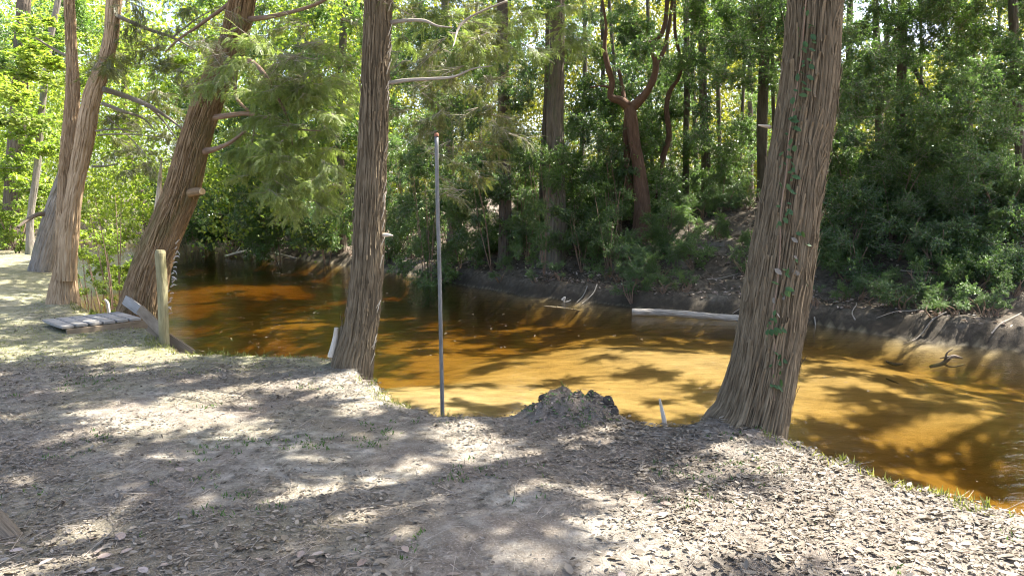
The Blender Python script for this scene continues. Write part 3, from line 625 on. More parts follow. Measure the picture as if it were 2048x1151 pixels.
limb(fork, [(1258, 214, 20, 20), (1238, 200, 15, 19.9), (1223, 196, 13, 19.9), (1224, 165, 12, 19.9), (1215, 130, 11, 19.8), (1209, 95, 9, 19.8), (1212, 60, 6, 19.8), (1205, 0, 4, 19.8)], 20, 'bark_fork')
limb(fork, [(1260, 218, 22, 20), (1285, 195, 17, 20), (1300, 172, 15, 20), (1312, 130, 13, 20), (1303, 95, 11, 20), (1297, 76, 10, 20), (1318, 76, 10, 20), (1328, 55, 9, 20), (1334, 10, 8, 20), (1342, -60, 6, 20)], 20, 'bark_fork')
limb(fork, [(1312, 128, 9, 20), (1326, 105, 8, 20.1), (1336, 65, 7, 20.2), (1345, 0, 5, 20.3)], 20, 'bark_fork')
limb(fork, [(1262, 400, 18, 20.3), (1255, 330, 13, 20.3), (1252, 270, 12, 20.2), (1255, 225, 12, 20)], 20, 'bark_fork')
limb(fork, [(1250, 205, 9, 20), (1243, 170, 8, 20.2), (1238, 140, 6, 20.3)], 20, 'bark_fork')
limb(fork, [(1224, 175, 6, 19.9), (1205, 172, 4, 19.8), (1180, 175, 2, 19.7)], 20, 'bark_fork')

# ------------------------------------------------------------------ SHRUBS
def shrub(label, px, py, Y, size, key, group, n=7, h=1.0, lift=.12):
    p = P(px, py, Y); g0 = hz(p[0], p[1]); z0 = g0
    t = empty('shrub', (p[0], p[1], g0), label, 'shrub', group)
    hh = max(p[2]-g0, .25)
    V = []
    for k in range(4):
        a = random.uniform(0, 6.283); q = [p[0]+math.cos(a)*size*.6, p[1]+math.sin(a)*size*.6, p[2]+random.uniform(0, .4)*size]
        child('stem', tube('stem', [[p[0], p[1], g0-.1, .016], [(p[0]+q[0])/2+random.uniform(-.1, .1), (p[1]+q[1])/2, (g0+q[2])/2, .012], [*q, .005]], M['bark_limb'], 5, 6), t)
    for k in range(n):
        r_ = size*math.sqrt(random.random()); a = random.uniform(0, 6.283)
        foliage(t, key, (p[0]+r_*math.cos(a), p[1]+.8*r_*math.sin(a), random.uniform(g0+lift, max(p[2]+.6*size*h, g0+.3+lift))), size*.75)
    return t
U = 'undergrowth on the far bank'
sh = [ # unique, findable shrubs
 ('green shrub hiding the foot of the broad cypress', 1090, 340, 19.2, .7, 'mid', 9), ('leafy shrub directly left of the reddish forked tree', 1215, 400, 19, .6, 'mid', 8), ('low bright shrub on the slope below the reddish forked tree', 1225, 455, 18.3, .5, 'mid', 7),
 ('shrub overhanging the far bank right behind the middle trunk', 800, 440, 26, .8, 'mid', 8), ('round green shrub behind the lower half of the metal pole', 850, 330, 22, .9, 'mid', 10), ('low shrub hanging over the bank below the slim dark pair', 1275, 520, 17.4, .5, 'laurel', 7),
 ('leafy shrub just right of the forked tree foot', 1330, 430, 18.6, .55, 'mid', 8), ('low shrub at the far water edge beside the floating log', 1265, 560, 16.8, .4, 'laurel', 5), ('dark shrub drooping right of the vine-covered tree', 1690, 420, 16.2, .8, 'laurel', 10),
 ('big leafy shrub in the middle of the right thicket', 1790, 330, 16.4, 1.0, 'laurel', 14), ('bright-topped shrub under the slim trunks at right', 1720, 300, 17.5, .9, 'mid', 12), ('shrub hanging over the bare bank at right', 1880, 480, 14.6, .55, 'laurel', 9),
 ('shrub at the right edge above the water', 2020, 530, 13.6, .55, 'laurel', 8), ('tall shrub at the right edge under the leafy canopy', 2010, 360, 15, .95, 'laurel', 12), ('leafy shrub between the two shrubs on the right thicket top', 1910, 340, 16, .9, 'laurel', 12),
 ('dark shrub overhanging the bend beneath the cypress sprays', 560, 420, 30, 1.5, 'mid', 12), ('dark shrub at the far bend right of the leaning trunk', 450, 400, 34, 1.7, 'laurel', 12), ('dark shrub between leaning trunk foliage and middle trunk', 650, 400, 28, 1.3, 'laurel', 12),
 ('low shrub on the pale slope left of the dark straight trunk', 950, 440, 22.5, .6, 'mid', 9), ('leafy shrub on the slope right behind the pole', 890, 430, 23.5, .7, 'laurel', 9), ('shrub on the slope between the dark straight trunk and broad cypress', 1055, 430, 20.8, .6, 'mid', 8), ('shrub at the foot of the bank right of the broad cypress', 1165, 440, 19.3, .55, 'laurel', 7), ('spreading shrub on the slope right beside the thick near trunk', 1700, 500, 15.6, .6, 'laurel', 8), ('low shrub in the shade midway along the right slope', 1800, 440, 15.6, .7, 'laurel', 9), ('bushy shrub on the crest left of the right-edge tall shrub', 1950, 420, 15.2, .6, 'laurel', 8),
 ('wide dark shrub at the end of the visible river', 380, 430, 40, 2.0, 'laurel', 12)]
for lab, px, py, Yd, sz, key, n in sh: shrub(lab, px, py, Yd, sz, key, U, int(n*1.9), lift=.12 if Yd < 27 else .8)
for k in range(30):      # the rest of the thicket behind, alike
    px = [random.uniform(760, 1080), random.uniform(1140, 1560), random.uniform(1620, 2150)][k % 3]; Yd = random.uniform(20.5, 27)-(3.5 if px > 1650 else 0)
    shrub('leafy green shrub in the tangled thicket '+('behind the metal pole and broad cypress' if k % 3 == 0 else 'behind the forked and slim trunks' if k % 3 == 1 else 'right of the vine-covered trunk'), px, random.uniform(290, 400), Yd, random.uniform(.8, 1.2), random.choice(['laurel', 'mid']), 'thicket behind the far bank', 14)
for k in range(10):
    shrub('shaded shrub in the dark thicket along the far river bend', random.uniform(300, 760), random.uniform(330, 400), random.uniform(33, 44), random.uniform(1.3, 2), random.choice(['laurel', 'mid']), 'thicket along the far river bend', 10, lift=.9)
for k in range(95):      # low plants clinging to the slope
    px_ = random.choice([random.uniform(980, 1500), random.uniform(1640, 2060)]); u_ = random.uniform(.6 if px_ > 1600 else 1.2, 4.6)
    for yy in np.arange(11, 34, .2):
        xq = (px_-CX)/FPX*yy
        if sdist(np.array([xq]), np.array([yy]), FE)[0] > u_: break
    q = project(np.array([xq, yy, hz(xq, yy)+.25]))
    zone_ = [w for lim, w in ((1060, 'left of the broad cypress'), (1150, 'below the broad cypress'), (1250, 'between the broad cypress and the forked tree'), (1340, 'below the reddish forked tree'), (1580, 'behind the floating log'), (1760, 'beside the vine-covered trunk'), (1900, 'below the upright trunk at right'), (9999, 'near the right edge')) if q[0] < lim][0]
    shrub('low leafy plant on the far bank slope '+zone_, float(q[0]), float(q[1]), yy, random.uniform(.3, .65), random.choice(['mid', 'mid', 'laurel']), 'low plants on the far bank slope', 7)
for k in range(34):      # ferny growth hanging at the foot of the far bank
    px_ = 800+k*37+random.uniform(-16, 16); u_ = random.uniform(.15, .75)
    for yy in np.arange(10, 34, .15):
        xq = (px_-CX)/FPX*yy
        if sdist(np.array([xq]), np.array([yy]), FE)[0] > u_: break
    q = project(np.array([xq, yy, hz(xq, yy)+.12]))
    if 1440 < px_ < 1620: continue
    shrub('small plant hanging over the water line of the far bank '+('left of the floating log' if px_ < 1265 else 'behind the floating log' if px_ < 1560 else 'right of the vine-covered trunk'), float(q[0]), float(q[1]), yy, random.uniform(.14, .36), random.choice(['mid', 'laurel']), 'plants at the foot of the far bank', 4)
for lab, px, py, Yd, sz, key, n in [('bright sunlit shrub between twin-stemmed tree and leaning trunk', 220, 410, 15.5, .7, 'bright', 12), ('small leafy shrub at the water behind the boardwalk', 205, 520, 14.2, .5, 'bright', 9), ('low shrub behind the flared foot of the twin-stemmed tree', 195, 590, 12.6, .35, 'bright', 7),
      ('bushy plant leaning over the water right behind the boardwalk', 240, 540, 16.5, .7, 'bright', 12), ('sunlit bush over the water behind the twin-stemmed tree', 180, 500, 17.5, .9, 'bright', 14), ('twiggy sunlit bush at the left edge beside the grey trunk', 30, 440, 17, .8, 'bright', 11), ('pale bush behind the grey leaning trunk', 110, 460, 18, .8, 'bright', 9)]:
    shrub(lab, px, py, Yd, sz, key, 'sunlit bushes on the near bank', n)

# ------------------------------------------------------------------ OVERHEAD CANOPY (unseen crowns added above the frame, shaped to dapple bank and river)
TB = []
for lab, x, y in [('tall tree beyond the right edge shading the near bank', 5.2, -2.5), ('tall tree beyond the right edge overhanging the river', 12.5, 11.5), ('tall tree leaning over the water beyond the right edge', 14.5, 10.6)]:
    g0 = hz(x, y); t = empty('broadleaf_tree', (x, y, g0), lab, 'tree', 'trees outside the frame')
    child('trunk', tube('trunk', [[x, y, g0-.3, .26], [x+.1, y, 3, .2], [x-.2, y+.3, 7, .15], [x-.3, y+.4, 12, .05]], M['bark_dark'], 24, 40, .01, .05, x), t); TREES.append((t, x, y, 'canopy'))
BR = [(420, 690, 170, 25, 1), (270, 668, 150, 25, 1), # sunlit places in the photograph: centre px, radii px, strength
 (1850, 1010, 330, 75, 1), (2000, 1110, 160, 50, 1), (1330, 1090, 220, 55, .95), (1180, 1040, 130, 40, .9), (1640, 960, 130, 35, .9), (760, 945, 80, 28, .75), (965, 915, 40, 14, .7), (320, 815, 150, 26, 1), (200, 860, 50, 10, .6),
 (150, 650, 260, 45, 1), (360, 700, 160, 22, 1), (60, 600, 100, 50, 1), (690, 772, 90, 28, 1), (560, 715, 80, 8, .8), (600, 1010, 60, 15, .4), (830, 1040, 50, 15, .4),
 (1300, 810, 190, 50, 1), (880, 780, 130, 40, .9), (1180, 690, 110, 26, .8), (1330, 680, 70, 22, .8), (1420, 700, 80, 22, .8), (1650, 755, 60, 22, .8), (1000, 700, 120, 14, .8), (1250, 740, 120, 16, .7), (930, 660, 80, 12, .5), (580, 600, 90, 16, .8), (480, 545, 140, 14, .9), (560, 650, 80, 12, .6), (820, 690, 60, 12, .6), (1700, 830, 70, 20, .7), (1080, 770, 60, 26, .6),
 (1450, 480, 70, 45, .8), (1230, 500, 60, 40, .6), (960, 520, 90, 25, .7), (1950, 440, 70, 50, .7)]
BRN = np.array(BR, float)
def world_patches(gz):
    out = []
    for px, py, rx, ry, st in BR:
        g_ = G(px, py); land_ = sdist(np.array([g_[0]]), np.array([g_[1]]), NE)[0] < .1
        if land_ != (gz == 0): continue
        c_ = G(px, py, gz); ryw = abs(G(px, py-ry, gz)[1]-G(px, py+ry, gz)[1])/2; out.append((c_[0], c_[1], PW(rx, c_[1])+.1, ryw+.14, st))
    return np.array(out)
def lit(x, y, WP):
    r = ((x-WP[:, 0])/WP[:, 2])**2+((y-WP[:, 1])/WP[:, 3])**2
    return float((WP[:, 4]*(1/(1+np.exp((np.sqrt(r)-1.0)*9)))).max())
CNT = {}
def canopy(n, x0, x1, y0, y1, gz, hlo, hhi, base, scale):  # adds unseen leaf clumps along the sun's rays, left out over sunlit patches
    k = 0; WP = world_patches(gz)
    for _ in range(n):
        gx, gy = random.uniform(x0, x1), random.uniform(y0, y1)
        m = lit(gx, gy, WP)
        if random.random() > base*(1-m)**2.4: continue
        h = random.uniform(hlo, hhi)-gz; cx_, cy_, cz = gx+SUN.x/SUN.z*h, gy+SUN.y/SUN.z*h, h+gz
        if cz < 1.9+.285*cy_: cz2 = 2.2+.3*cy_; h = cz2-gz; cx_, cy_, cz = gx+SUN.x/SUN.z*h, gy+SUN.y/SUN.z*h, cz2
        t = min((q for q in TREES if len(CNT.setdefault(q[0].name, [])) < 240), key=lambda q: (q[1]-cx_)**2+(q[2]-cy_)**2); CNT[t[0].name].append(1)
        foliage(t[0], 'cyptop' if t[3] == 'cyptop' else 'canopy', (cx_, cy_, cz), scale); k += 1  # each added shading clump hangs on the nearest tree with room
    return k
n1 = canopy(1350, -8, 5, 0.5, 9.5, 0, 5.5, 9.5, 1.0, .48)
n2 = canopy(1150, -10, 13, 8.0, 18, WZ, 5.5, 10, 1, .55)
n3 = canopy(90, -6, 15, 16, 24, .6, 7, 13, 1, 1.0)
print('canopy', n1, n2, n3)

# ------------------------------------------------------------------ DISTANT WOODS (one mass)
def woods(name, label, key_m, n, per, fx, fy, fz, L, Wd, rad):
    c0 = np.stack([np.array([0., 0, 0]) for _ in range(n)])
    for k in range(n):
        px = random.uniform(*fx); yy = random.uniform(*fy); p = P(px, 400, yy); c0[k] = (p[0], yy, fz(px, yy))
    cc = np.repeat(c0, per, 0)+np.abs(RNG.normal(size=(n*per, 1)))**.5*rdir(n*per)*rad*[1, 1, .8]; m_ = len(cc)
    V, F = leaf_geo(cc, rdir(m_)+[0, 0, -.2], unit(rdir(m_)*.7+[0, 0, .8]), L*RNG.uniform(.6, 1.3, m_), Wd*RNG.uniform(.7, 1.2, m_))
    o = bpy.data.objects.new(name, mesh(name, V, F, M[key_m])); tag(o, label, 'woods', kind='stuff'); link(o)
def fz_r(px, yy):
    top = 15 if px < 1400 or px > 1640 else 11
    if 1660 < px < 1900: top = 8.5
    return 1.0+random.random()**1.4*top*(yy/42)
woods('distant_woods', 'sunlit yellow-green woods far behind the far bank', 'leaf_far', 2000, 190, (650, 2350), (33, 58), fz_r, .19, .12, 1.1)
woods('distant_woods', 'bright sunlit woods beyond the left bank and river bend', 'leaf_bright', 850, 200, (-350, 760), (26, 60), lambda px, yy: .6+random.random()**1.1*14*(yy/42), .18, .12, 1.1)

# ------------------------------------------------------------------ MADE THINGS ON THE BANK
FL, FR = G(122, 655, .085), G(284, 637, .085); _d = (FR-FL)/np.linalg.norm(FR-FL); _q = np.array([-_d[1], _d[0], 0])*.78
BL, BRr = FL+_q, FR+_q
bw = empty('boardwalk', ((FL+FR)/2), 'small grey plank boardwalk jutting from the bank beside the leaning trunk', 'boardwalk')
nb = 6
ax = (FR-FL); bx_ = (BRr-BL)
for k in range(nb):
    a0 = FL+ax*((k+.5)/nb); b0 = BL+bx_*((k+.5)/nb); wv = np.linalg.norm(ax)/nb*.9
    child('deck_board', plank('deck_board', a0+[0, 0, random.uniform(-.003, .003)], b0, wv, .03, ax, M['wood_grey']), bw)
dirx = ax/np.linalg.norm(ax); nrm_ = np.cross(dirx, [0, 0, 1])
child('side_beam', plank('side_beam', FL+ax*.05+nrm_*.03+[0, 0, -.07], FR+dirx*.10+nrm_*.03+[0, 0, -.07], .095, .045, (0, 0, 1), M['wood_brown']), bw)
child('side_beam', plank('side_beam', BL+[0, 0, -.07]+dirx*.1, BRr+[0, 0, -.07], .095, .045, (0, 0, 1), M['wood_brown']), bw)
child('leg', tube('leg', pixtrunk([(282, 690, 16), (280, 648, 15)], 10), M['wood_brown'], 8, 4), bw)
po = empty('wooden_post', G(328, 688), 'round weathered yellow-green wooden post standing at the bank edge', 'post')
child('shaft', tube('shaft', pixtrunk([(329, 712, 20), (328, 680, 20), (326, 620, 20), (324, 560, 20), (321, 520, 20), (320.5, 503, 19), (320.5, 500, 17)], 8.28), M['wood_post'], 28, 40, .0015, .02, 5, rough=.06), po)
pk = empty('wooden_plank', P(300, 640, 8.5), 'brown plank slanting down behind the wooden post', 'plank')
child('board', plank('board', P(280, 618, 8.9), P(330, 668, 8.45), .115, .04, (.7, 0, .72), M['wood_brown']), pk)
pk2 = empty('wooden_plank', P(340, 680, 8.42), 'brown plank sloping into the water past the wooden post', 'plank')
child('board', plank('board', P(298, 652, 8.72), P(384, 708, 8.5), .12, .04, (.6, 0, .8), M['wood_brown']), pk2)
pk3 = empty('wooden_plank', P(262, 606, 10.0), 'grey plank end sticking up behind the boardwalk', 'plank')
child('board', plank('board', P(250, 599, 10.0), P(282, 622, 9.85), .13, .04, (.6, 0, .8), M['wood_grey']), pk3)
pole = empty('metal_pole', G(885, 826), 'thin grey galvanised pole standing upright at the bank edge', 'pole')
pp = pixtrunk([(885.5, 850, 8.4), (885, 826, 8.4), (882, 690, 8.2), (879, 540, 8), (875, 400, 8), (873, 272, 7.8)], 5.62)
child('shaft', tube('shaft', pp, M['metal'], 18, 30, flat=False), pole)
child('rusty_tip', tube('rusty_tip', pixtrunk([(873, 273, 9.4), (872.8, 268, 9.2), (872.6, 266, 7)], 5.62), M['rust'], 14, 4), pole)

def stick(name, label, rows, Y, m, cat, seg=8, rings=16, extra=(), rough=.25, group=None, ridge=0):
    pts = pixtrunk(rows, Y); t = empty(name, pts[0][:3], label, cat, group)
    child('stem', tube('stem', pts, M[m], seg, rings, rough=rough, seed=random.random()*9, ridge=ridge), t)
    for r_ in extra: child('twig', tube('twig', pixtrunk(r_, Y), M[m], 5, 6, rough=.2), t)
    return t
stick('wooden_stake', 'pale bleached stake standing at the water edge left of the thick trunk', [(1331, 862, 10), (1328, 840, 10), (1324, 820, 8), (1319, 797, 4)], 5.35, 'dead_pale', 'stake', 7)
stick('broken_snag', 'pale broken snag poking up behind the leaning trunk', [(300, 520, 18), (309, 460, 14), (316, 400, 12), (320, 350, 7), (323, 316, 2)], 11.3, 'dead_pale', 'snag', 8)
stick('broken_stump', 'short pale broken stump behind the boardwalk', [(218, 640, 8), (217, 618, 7), (213, 602, 6), (209, 598, 4)], 11.2, 'driftwood', 'stump', 7)
gl = G(1265, 629, WZ); gr = G(1490, 641, WZ)
lg = empty('fallen_log', gl, 'grey bleached log lying in the water along the far bank', 'log')
Lg = [[*(gl+(gr-gl)*t+np.array([0, 0, .06+.02*math.sin(t*5)])), .075*(1-.12*t)] for t in (0, .25, .5, .75, 1, 1.3)]
child('trunk', tube('trunk', Lg, M['log_grey'], 24, 60, .006, .03, 3), lg)
stick('fallen_stick', 'thin pale knobbly stick lying on the shallow water left of the log', [(1088, 612, 3.2), (1120, 615, 3.4), (1150, 619, 3), (1188, 627, 1.8)], 17.2, 'driftwood', 'stick', 6, extra=[[(1115, 614, 2), (1114, 610, 1)], [(1131, 616, 2), (1133, 611, 1)], [(1148, 618, 2), (1149, 614, 1)]])
stick('fallen_stick', 'short bent white stick at the far water edge above the knobbly stick', [(1124, 600, 5), (1130, 594, 4), (1128, 603, 3), (1142, 600, 1.5)], 17.6, 'driftwood', 'stick', 6)
stick('dead_branch', 'bleached dead branch curving at the far water line behind the pole', [(862, 541, 3), (876, 548, 5), (905, 546, 6), (928, 537, 4), (955, 512, 3)], 23.5, 'driftwood', 'branch', 7, extra=[[(915, 543, 4), (938, 522, 3), (952, 514, 2)], [(905, 546, 3), (900, 536, 2)]])
stick('dead_branch', 'pale dead branch stranded at the far end of the river', [(396, 487, 3), (405, 494, 6), (412, 497, 3)], 36, 'driftwood', 'branch', 6, extra=[[(405, 492, 2), (433, 491, 1.5)], [(424, 498, 2), (434, 492, 1.5)]])
stick('dead_branch', 'tangled driftwood branch along the far water edge at left', [(450, 512, 4), (485, 503, 5), (540, 505, 5), (600, 518, 3)], 31, 'driftwood', 'branch', 6, extra=[[(470, 508, 3), (480, 494, 2)], [(490, 504, 3), (500, 492, 2)], [(520, 504, 3), (535, 496, 2)], [(505, 504, 3), (512, 513, 2)]])
stick('fallen_branch', 'long pale branch lying along the far water edge right of the thick trunk', [(1640, 647, 3), (1680, 651, 4), (1720, 652, 3.5), (1770, 660, 2)], 14.8, 'driftwood', 'branch', 6)
stick('fallen_branch', 'thin branch leaning on the bare bank at right', [(1840, 660, 2.5), (1860, 645, 2.5), (1890, 610, 2)], 13.9, 'twig', 'branch', 5)
stick('sunken_branch', 'dark waterlogged branch clump poking out of the shallows at right', [(1860, 733, 6), (1885, 726, 10), (1905, 712, 8), (1925, 716, 3)], 11.3, 'bark_dark', 'branch', 6, extra=[[(1890, 722, 5), (1896, 703, 3), (1905, 698, 2)], [(1885, 726, 5), (1900, 733, 4), (1930, 728, 2)], [(1898, 712, 4), (1880, 716, 2)]])
stick('sunken_branch', 'small dark twig lying in the shallows left of the branch clump', [(1772, 722, 4), (1790, 728, 7), (1806, 727, 3)], 11, 'bark_dark', 'branch', 5)
stick('sunken_branch', 'tiny dark stick in the shallows nearest the thick trunk', [(1772, 756, 3), (1785, 761, 4), (1797, 766, 2)], 10.2, 'bark_dark', 'branch', 5)
stick('tree_root', 'thick grey root surfacing at the lower left corner', [(-60, 1010, 62), (0, 1060, 50), (30, 1090, 44), (52, 1112, 26), (70, 1130, 8)], 3.42, 'bark_far', 'root', 20, 30, ridge=.004)
stick('fallen_stick', 'grey stick on the leaf litter near the left edge', [(0, 863, 7), (50, 859, 9), (90, 854, 7), (130, 857, 4)], 5.18, 'bark_grey', 'stick', 7, extra=[[(28, 861, 5), (8, 843, 4), (-5, 832, 3)]])
stick('fallen_stick', 'long curved grey stick above the root at lower left', [(20, 1036, 11), (80, 1024, 12), (130, 1013, 9), (200, 1011, 5)], 3.85, 'bark_grey', 'stick', 8)
stick('fallen_stick', 'short crooked stick on the leaves left of centre foreground', [(145, 946, 6), (158, 954, 7), (172, 972, 4)], 4.35, 'bark_grey', 'stick', 7)

def small_leaf(name, m, L, Wd):
    V, F_ = litter_geo(np.zeros((1, 3)), np.array([[1., 0, -.25]]), np.array([[0, 0, 1.]]), np.array([L]), np.array([Wd]), np.array([.12])); return mesh(name, V, F_, M[m])
# rotten stump on the mound
rs = empty('rotten_stump', G(1160, 815), 'dark rotten stump heap on the bank edge between pole and thick trunk', 'stump')
def chunk(px, py, r, sq, seed, m='rotten'):
    p = G(px, py); p[2] = hz(p[0], p[1])+.3*r*sq; V, Fq = [], []
    nu, nv = 16, 10
    for a in range(nv+1):
        ph = math.pi*a/nv
        for b in range(nu):
            th = 2*math.pi*b/nu; d = np.array([math.sin(ph)*math.cos(th), math.sin(ph)*math.sin(th), math.cos(ph)])
            k = r*(.75+.6*float(vn(np.array(th/(2*math.pi)*5), np.array(ph*2.), seed, per=5))+.25*random.random())
            V.append(p+d*k*np.array([1, 1, sq]))
    for a in range(nv):
        for b in range(nu): Fq.append((a*nu+b, a*nu+(b+1) % nu, (a+1)*nu+(b+1) % nu, (a+1)*nu+b))
    child('wood_chunk', mesh('wood_chunk', V, Fq, M[m]), rs)
for px_, py_, r_, sq_, sd_ in ((1186, 826, .05, .8, 3), (1216, 834, .04, .9, 2), (1230, 840, .025, 1.4, 4), (1092, 826, .045, .6, 8)):
    chunk(px_, py_, r_, sq_, sd_)

iv = [small_leaf('leaf', 'weed', .035, .022), small_leaf('leaf', 'vine_leaf', .04, .024), small_leaf('leaf', 'rotten', .05, .022), small_leaf('leaf', 'litter', .045, .022), small_leaf('leaf', 'leaf_laurel', .045, .026), small_leaf('leaf', 'litter_dark', .045, .026)]
dg = bpy.context.evaluated_depsgraph_get(); dg.update()
for k in range(260):
    p = G(random.uniform(1055, 1240), random.uniform(818, 850)); hit, loc, nrm2, _i, _o, _m = S.ray_cast(dg, Vector((p[0], p[1], .6)), Vector((0, 0, -1)))
    if not hit: continue
    o = bpy.data.objects.new('leaf', random.choice(iv)); link(o, rs); o.location = loc+Vector((0, 0, .008))-rs.location; o.rotation_euler = (random.uniform(-.6, .6), random.uniform(-.6, .4), random.uniform(0, 6.28)); s_ = random.uniform(.6, 1.2); o.scale = (s_, s_, s_)
# climbing vine on the right trunk
vn_rows = [(1548, 800), (1546, 745), (1550, 700), (1544, 640), (1553, 580), (1560, 500), (1562, 420), (1572, 350), (1578, 270), (1590, 200), (1600, 130), (1607, 60), (1612, 0), (1618, -80)]
def on_right(px, py, off=.0):
    c_ = np.interp(py, [-200, 0, 192, 384, 560, 708, 796, 862], [1645, 1630, 1616, 1584, 1557, 1533, 1512, 1492]); w_ = np.interp(py, [-200, 0, 192, 384, 560, 708, 796, 862], [92, 99, 109, 115, 130, 132, 144, 165])/2
    u = np.clip((px-c_)/w_, -.95, .95); r_ = PW(w_, 5.15); return P(px, py, 5.15-r_*math.sqrt(1-u*u)-off)
vine = empty('climbing_vine', on_right(1548, 800), 'thin leafy vine climbing up the thick right trunk', 'vine')
pts = [[*on_right(x, y, .012), .004] for x, y in vn_rows]
child('stem', tube('stem', pts, M['bark_limb'], 6, 90), vine)
lm = [small_leaf('leaf', 'vine_leaf', .05, .034), small_leaf('leaf', 'vine_leaf', .055, .028), small_leaf('leaf', 'litter', .05, .03)]
for k in range(110):
    py = random.uniform(0, 790); px = np.interp(py, [r_[1] for r_ in vn_rows[::-1]], [r_[0] for r_ in vn_rows[::-1]])+random.uniform(-14, 18)
    q = on_right(px, py, .02); o = bpy.data.objects.new('leaf', lm[2] if (450 < py < 620 and random.random() < .3) or random.random() < .05 else random.choice(lm[:2])); link(o, vine)
    if 450 < py < 620: q = on_right(px+random.uniform(-10, 45), py, .02)
    o.location = Vector(q)-vine.location; o.rotation_euler = (random.uniform(.2, 1.3), random.uniform(.1, .9), random.choice([-1, 1])*random.uniform(.2, 1.2)-1.2); s_ = random.uniform(.6, 1.35); o.scale = (s_, s_, s_)

# ------------------------------------------------------------------ LEAF LITTER, GRASS, WEEDS
def scatter_px(n, dens, x0=-80, x1=2130, y0=600, y1=1200, gz=0):
    """points on the near bank, even per ground area"""
    out = []
    xx = RNG.uniform(-7, 3.6, n); yy = RNG.uniform(1.9, 11, n); z, dn, df = H(xx, yy, True)
    px, py = project(np.stack([xx, yy, z], -1)); k = (dn < .1) & (px > x0) & (px < x1) & (py > y0) & (py < y1)
    k &= RNG.random(n) < dens(px, py, xx, yy); return xx[k], yy[k], z[k], px[k], py[k]
xx, yy, zz, px, py = scatter_px(400000, lambda a, b, x, y: litter_density(a, b, x, y)**1.5*np.clip(.75+.9*fbm(x*5, y*5, 91), .15, 1))
n = len(xx); e_ = .05
nx_ = -(H(xx+e_, yy)-H(xx-e_, yy))/(2*e_); ny_ = -(H(xx, yy+e_)-H(xx, yy-e_))/(2*e_)
nr = unit(np.stack([nx_*.8, ny_*.8, np.ones(n)], -1)+RNG.normal(0, .24, (n, 3))); dd = rdir(n)*[1, 1, .12]
Ls = (.010+.042*RNG.random(n)**2.6)*np.where(px > 1200, 1.05, .85); V, F = litter_geo(np.stack([xx, yy, zz+RNG.uniform(.002, .018, n)], -1), dd, nr, Ls, Ls*RNG.uniform(.35, .62, n), RNG.uniform(-.15, .4, n))
print('litter', n)
o = bpy.data.objects.new('leaf_litter', mesh('leaf_litter', V, F, M['litter'])); tag(o, kind='stuff'); link(o, ground)
big = [small_leaf('fallen_leaf', 'litter', .07, .036), small_leaf('fallen_leaf', 'litter', .06, .026), small_leaf('fallen_leaf', 'litter', .085, .038), small_leaf('fallen_leaf', 'litter_dark', .065, .04)]
cand = np.argsort(-py+RNG.normal(0, 110, n))[:300]
for k in cand:
    o = bpy.data.objects.new('fallen_leaf', random.choice(big)); link(o, ground); o.location = (xx[k], yy[k], zz[k]+.016)
    o.rotation_euler = (random.uniform(-.35, .35), random.uniform(-.4, .1), random.uniform(0, 6.28))
# twigs among the litter
xx, yy, zz, px, py = scatter_px(30000, lambda a, b, x, y: litter_density(a, b, x, y)*.6); n = len(xx)
A = np.stack([xx, yy, zz+.006], -1); d2 = rdir(n)*[1, 1, .08]; ln = RNG.uniform(.03, .2, n)
V, F = twig_geo(A, A+unit(d2)*ln[:, None], .0022); o = bpy.data.objects.new('litter_twigs', mesh('litter_twigs', V, F, M['twig'], V)); tag(o, kind='stuff'); link(o, ground)
# short grass
def blades(name, label, dens, n0, L0, L1, wd, m, cat, parent=None):
    xx, yy, zz, px, py = scatter_px(n0, dens); xx = np.repeat(xx, 5)+RNG.normal(0, .018, len(xx)*5); yy = np.repeat(yy, 5)+RNG.normal(0, .018, len(yy)*5); n = len(xx); zz = H(xx, yy)
    A = np.stack([xx, yy, zz-.005], -1); d = unit(RNG.normal(0, .55, (n, 3))+[0, 0, 1]); d[:, 2] = np.abs(d[:, 2])
    V, F = leaf_geo(A, d, rdir(n), RNG.uniform(L0, L1, n), wd); o = bpy.data.objects.new(name, mesh(name, V, F, M[m])); tag(o, label, cat, kind='stuff'); link(o)
blades('short_grass', 'sparse sunlit short grass on the sandy bank at left', lambda a, b, x, y: sstep(780, 690, b)*sstep(760, 560, a)*np.clip(.5+1.3*fbm(x*1.6, y*1.6, 51), 0.02, 1)*.5, 26000, .012, .042, .005, 'grass', 'grass')
blades('edge_grass', 'dry grass fringe along the brink of the near bank', lambda a, b, x, y: (np.abs(sdist(x, y, NE)+.05) < .10)*np.clip(.25+1.6*fbm(x*2.2, y*2.2, 61), 0, 1)*.55, 60000, .02, .085, .005, 'grass', 'grass')
blades('weeds', 'scattered low green weeds among the fallen leaves', lambda a, b, x, y: np.clip(fbm(x*2.1, y*2.1, 71)*2.2-.55+.55*np.exp(-((a-1180)/190)**2-((b-880)/50)**2), 0, 1)*.5*sstep(700, 800, b), 42000, .012, .042, .009, 'weed', 'weeds')
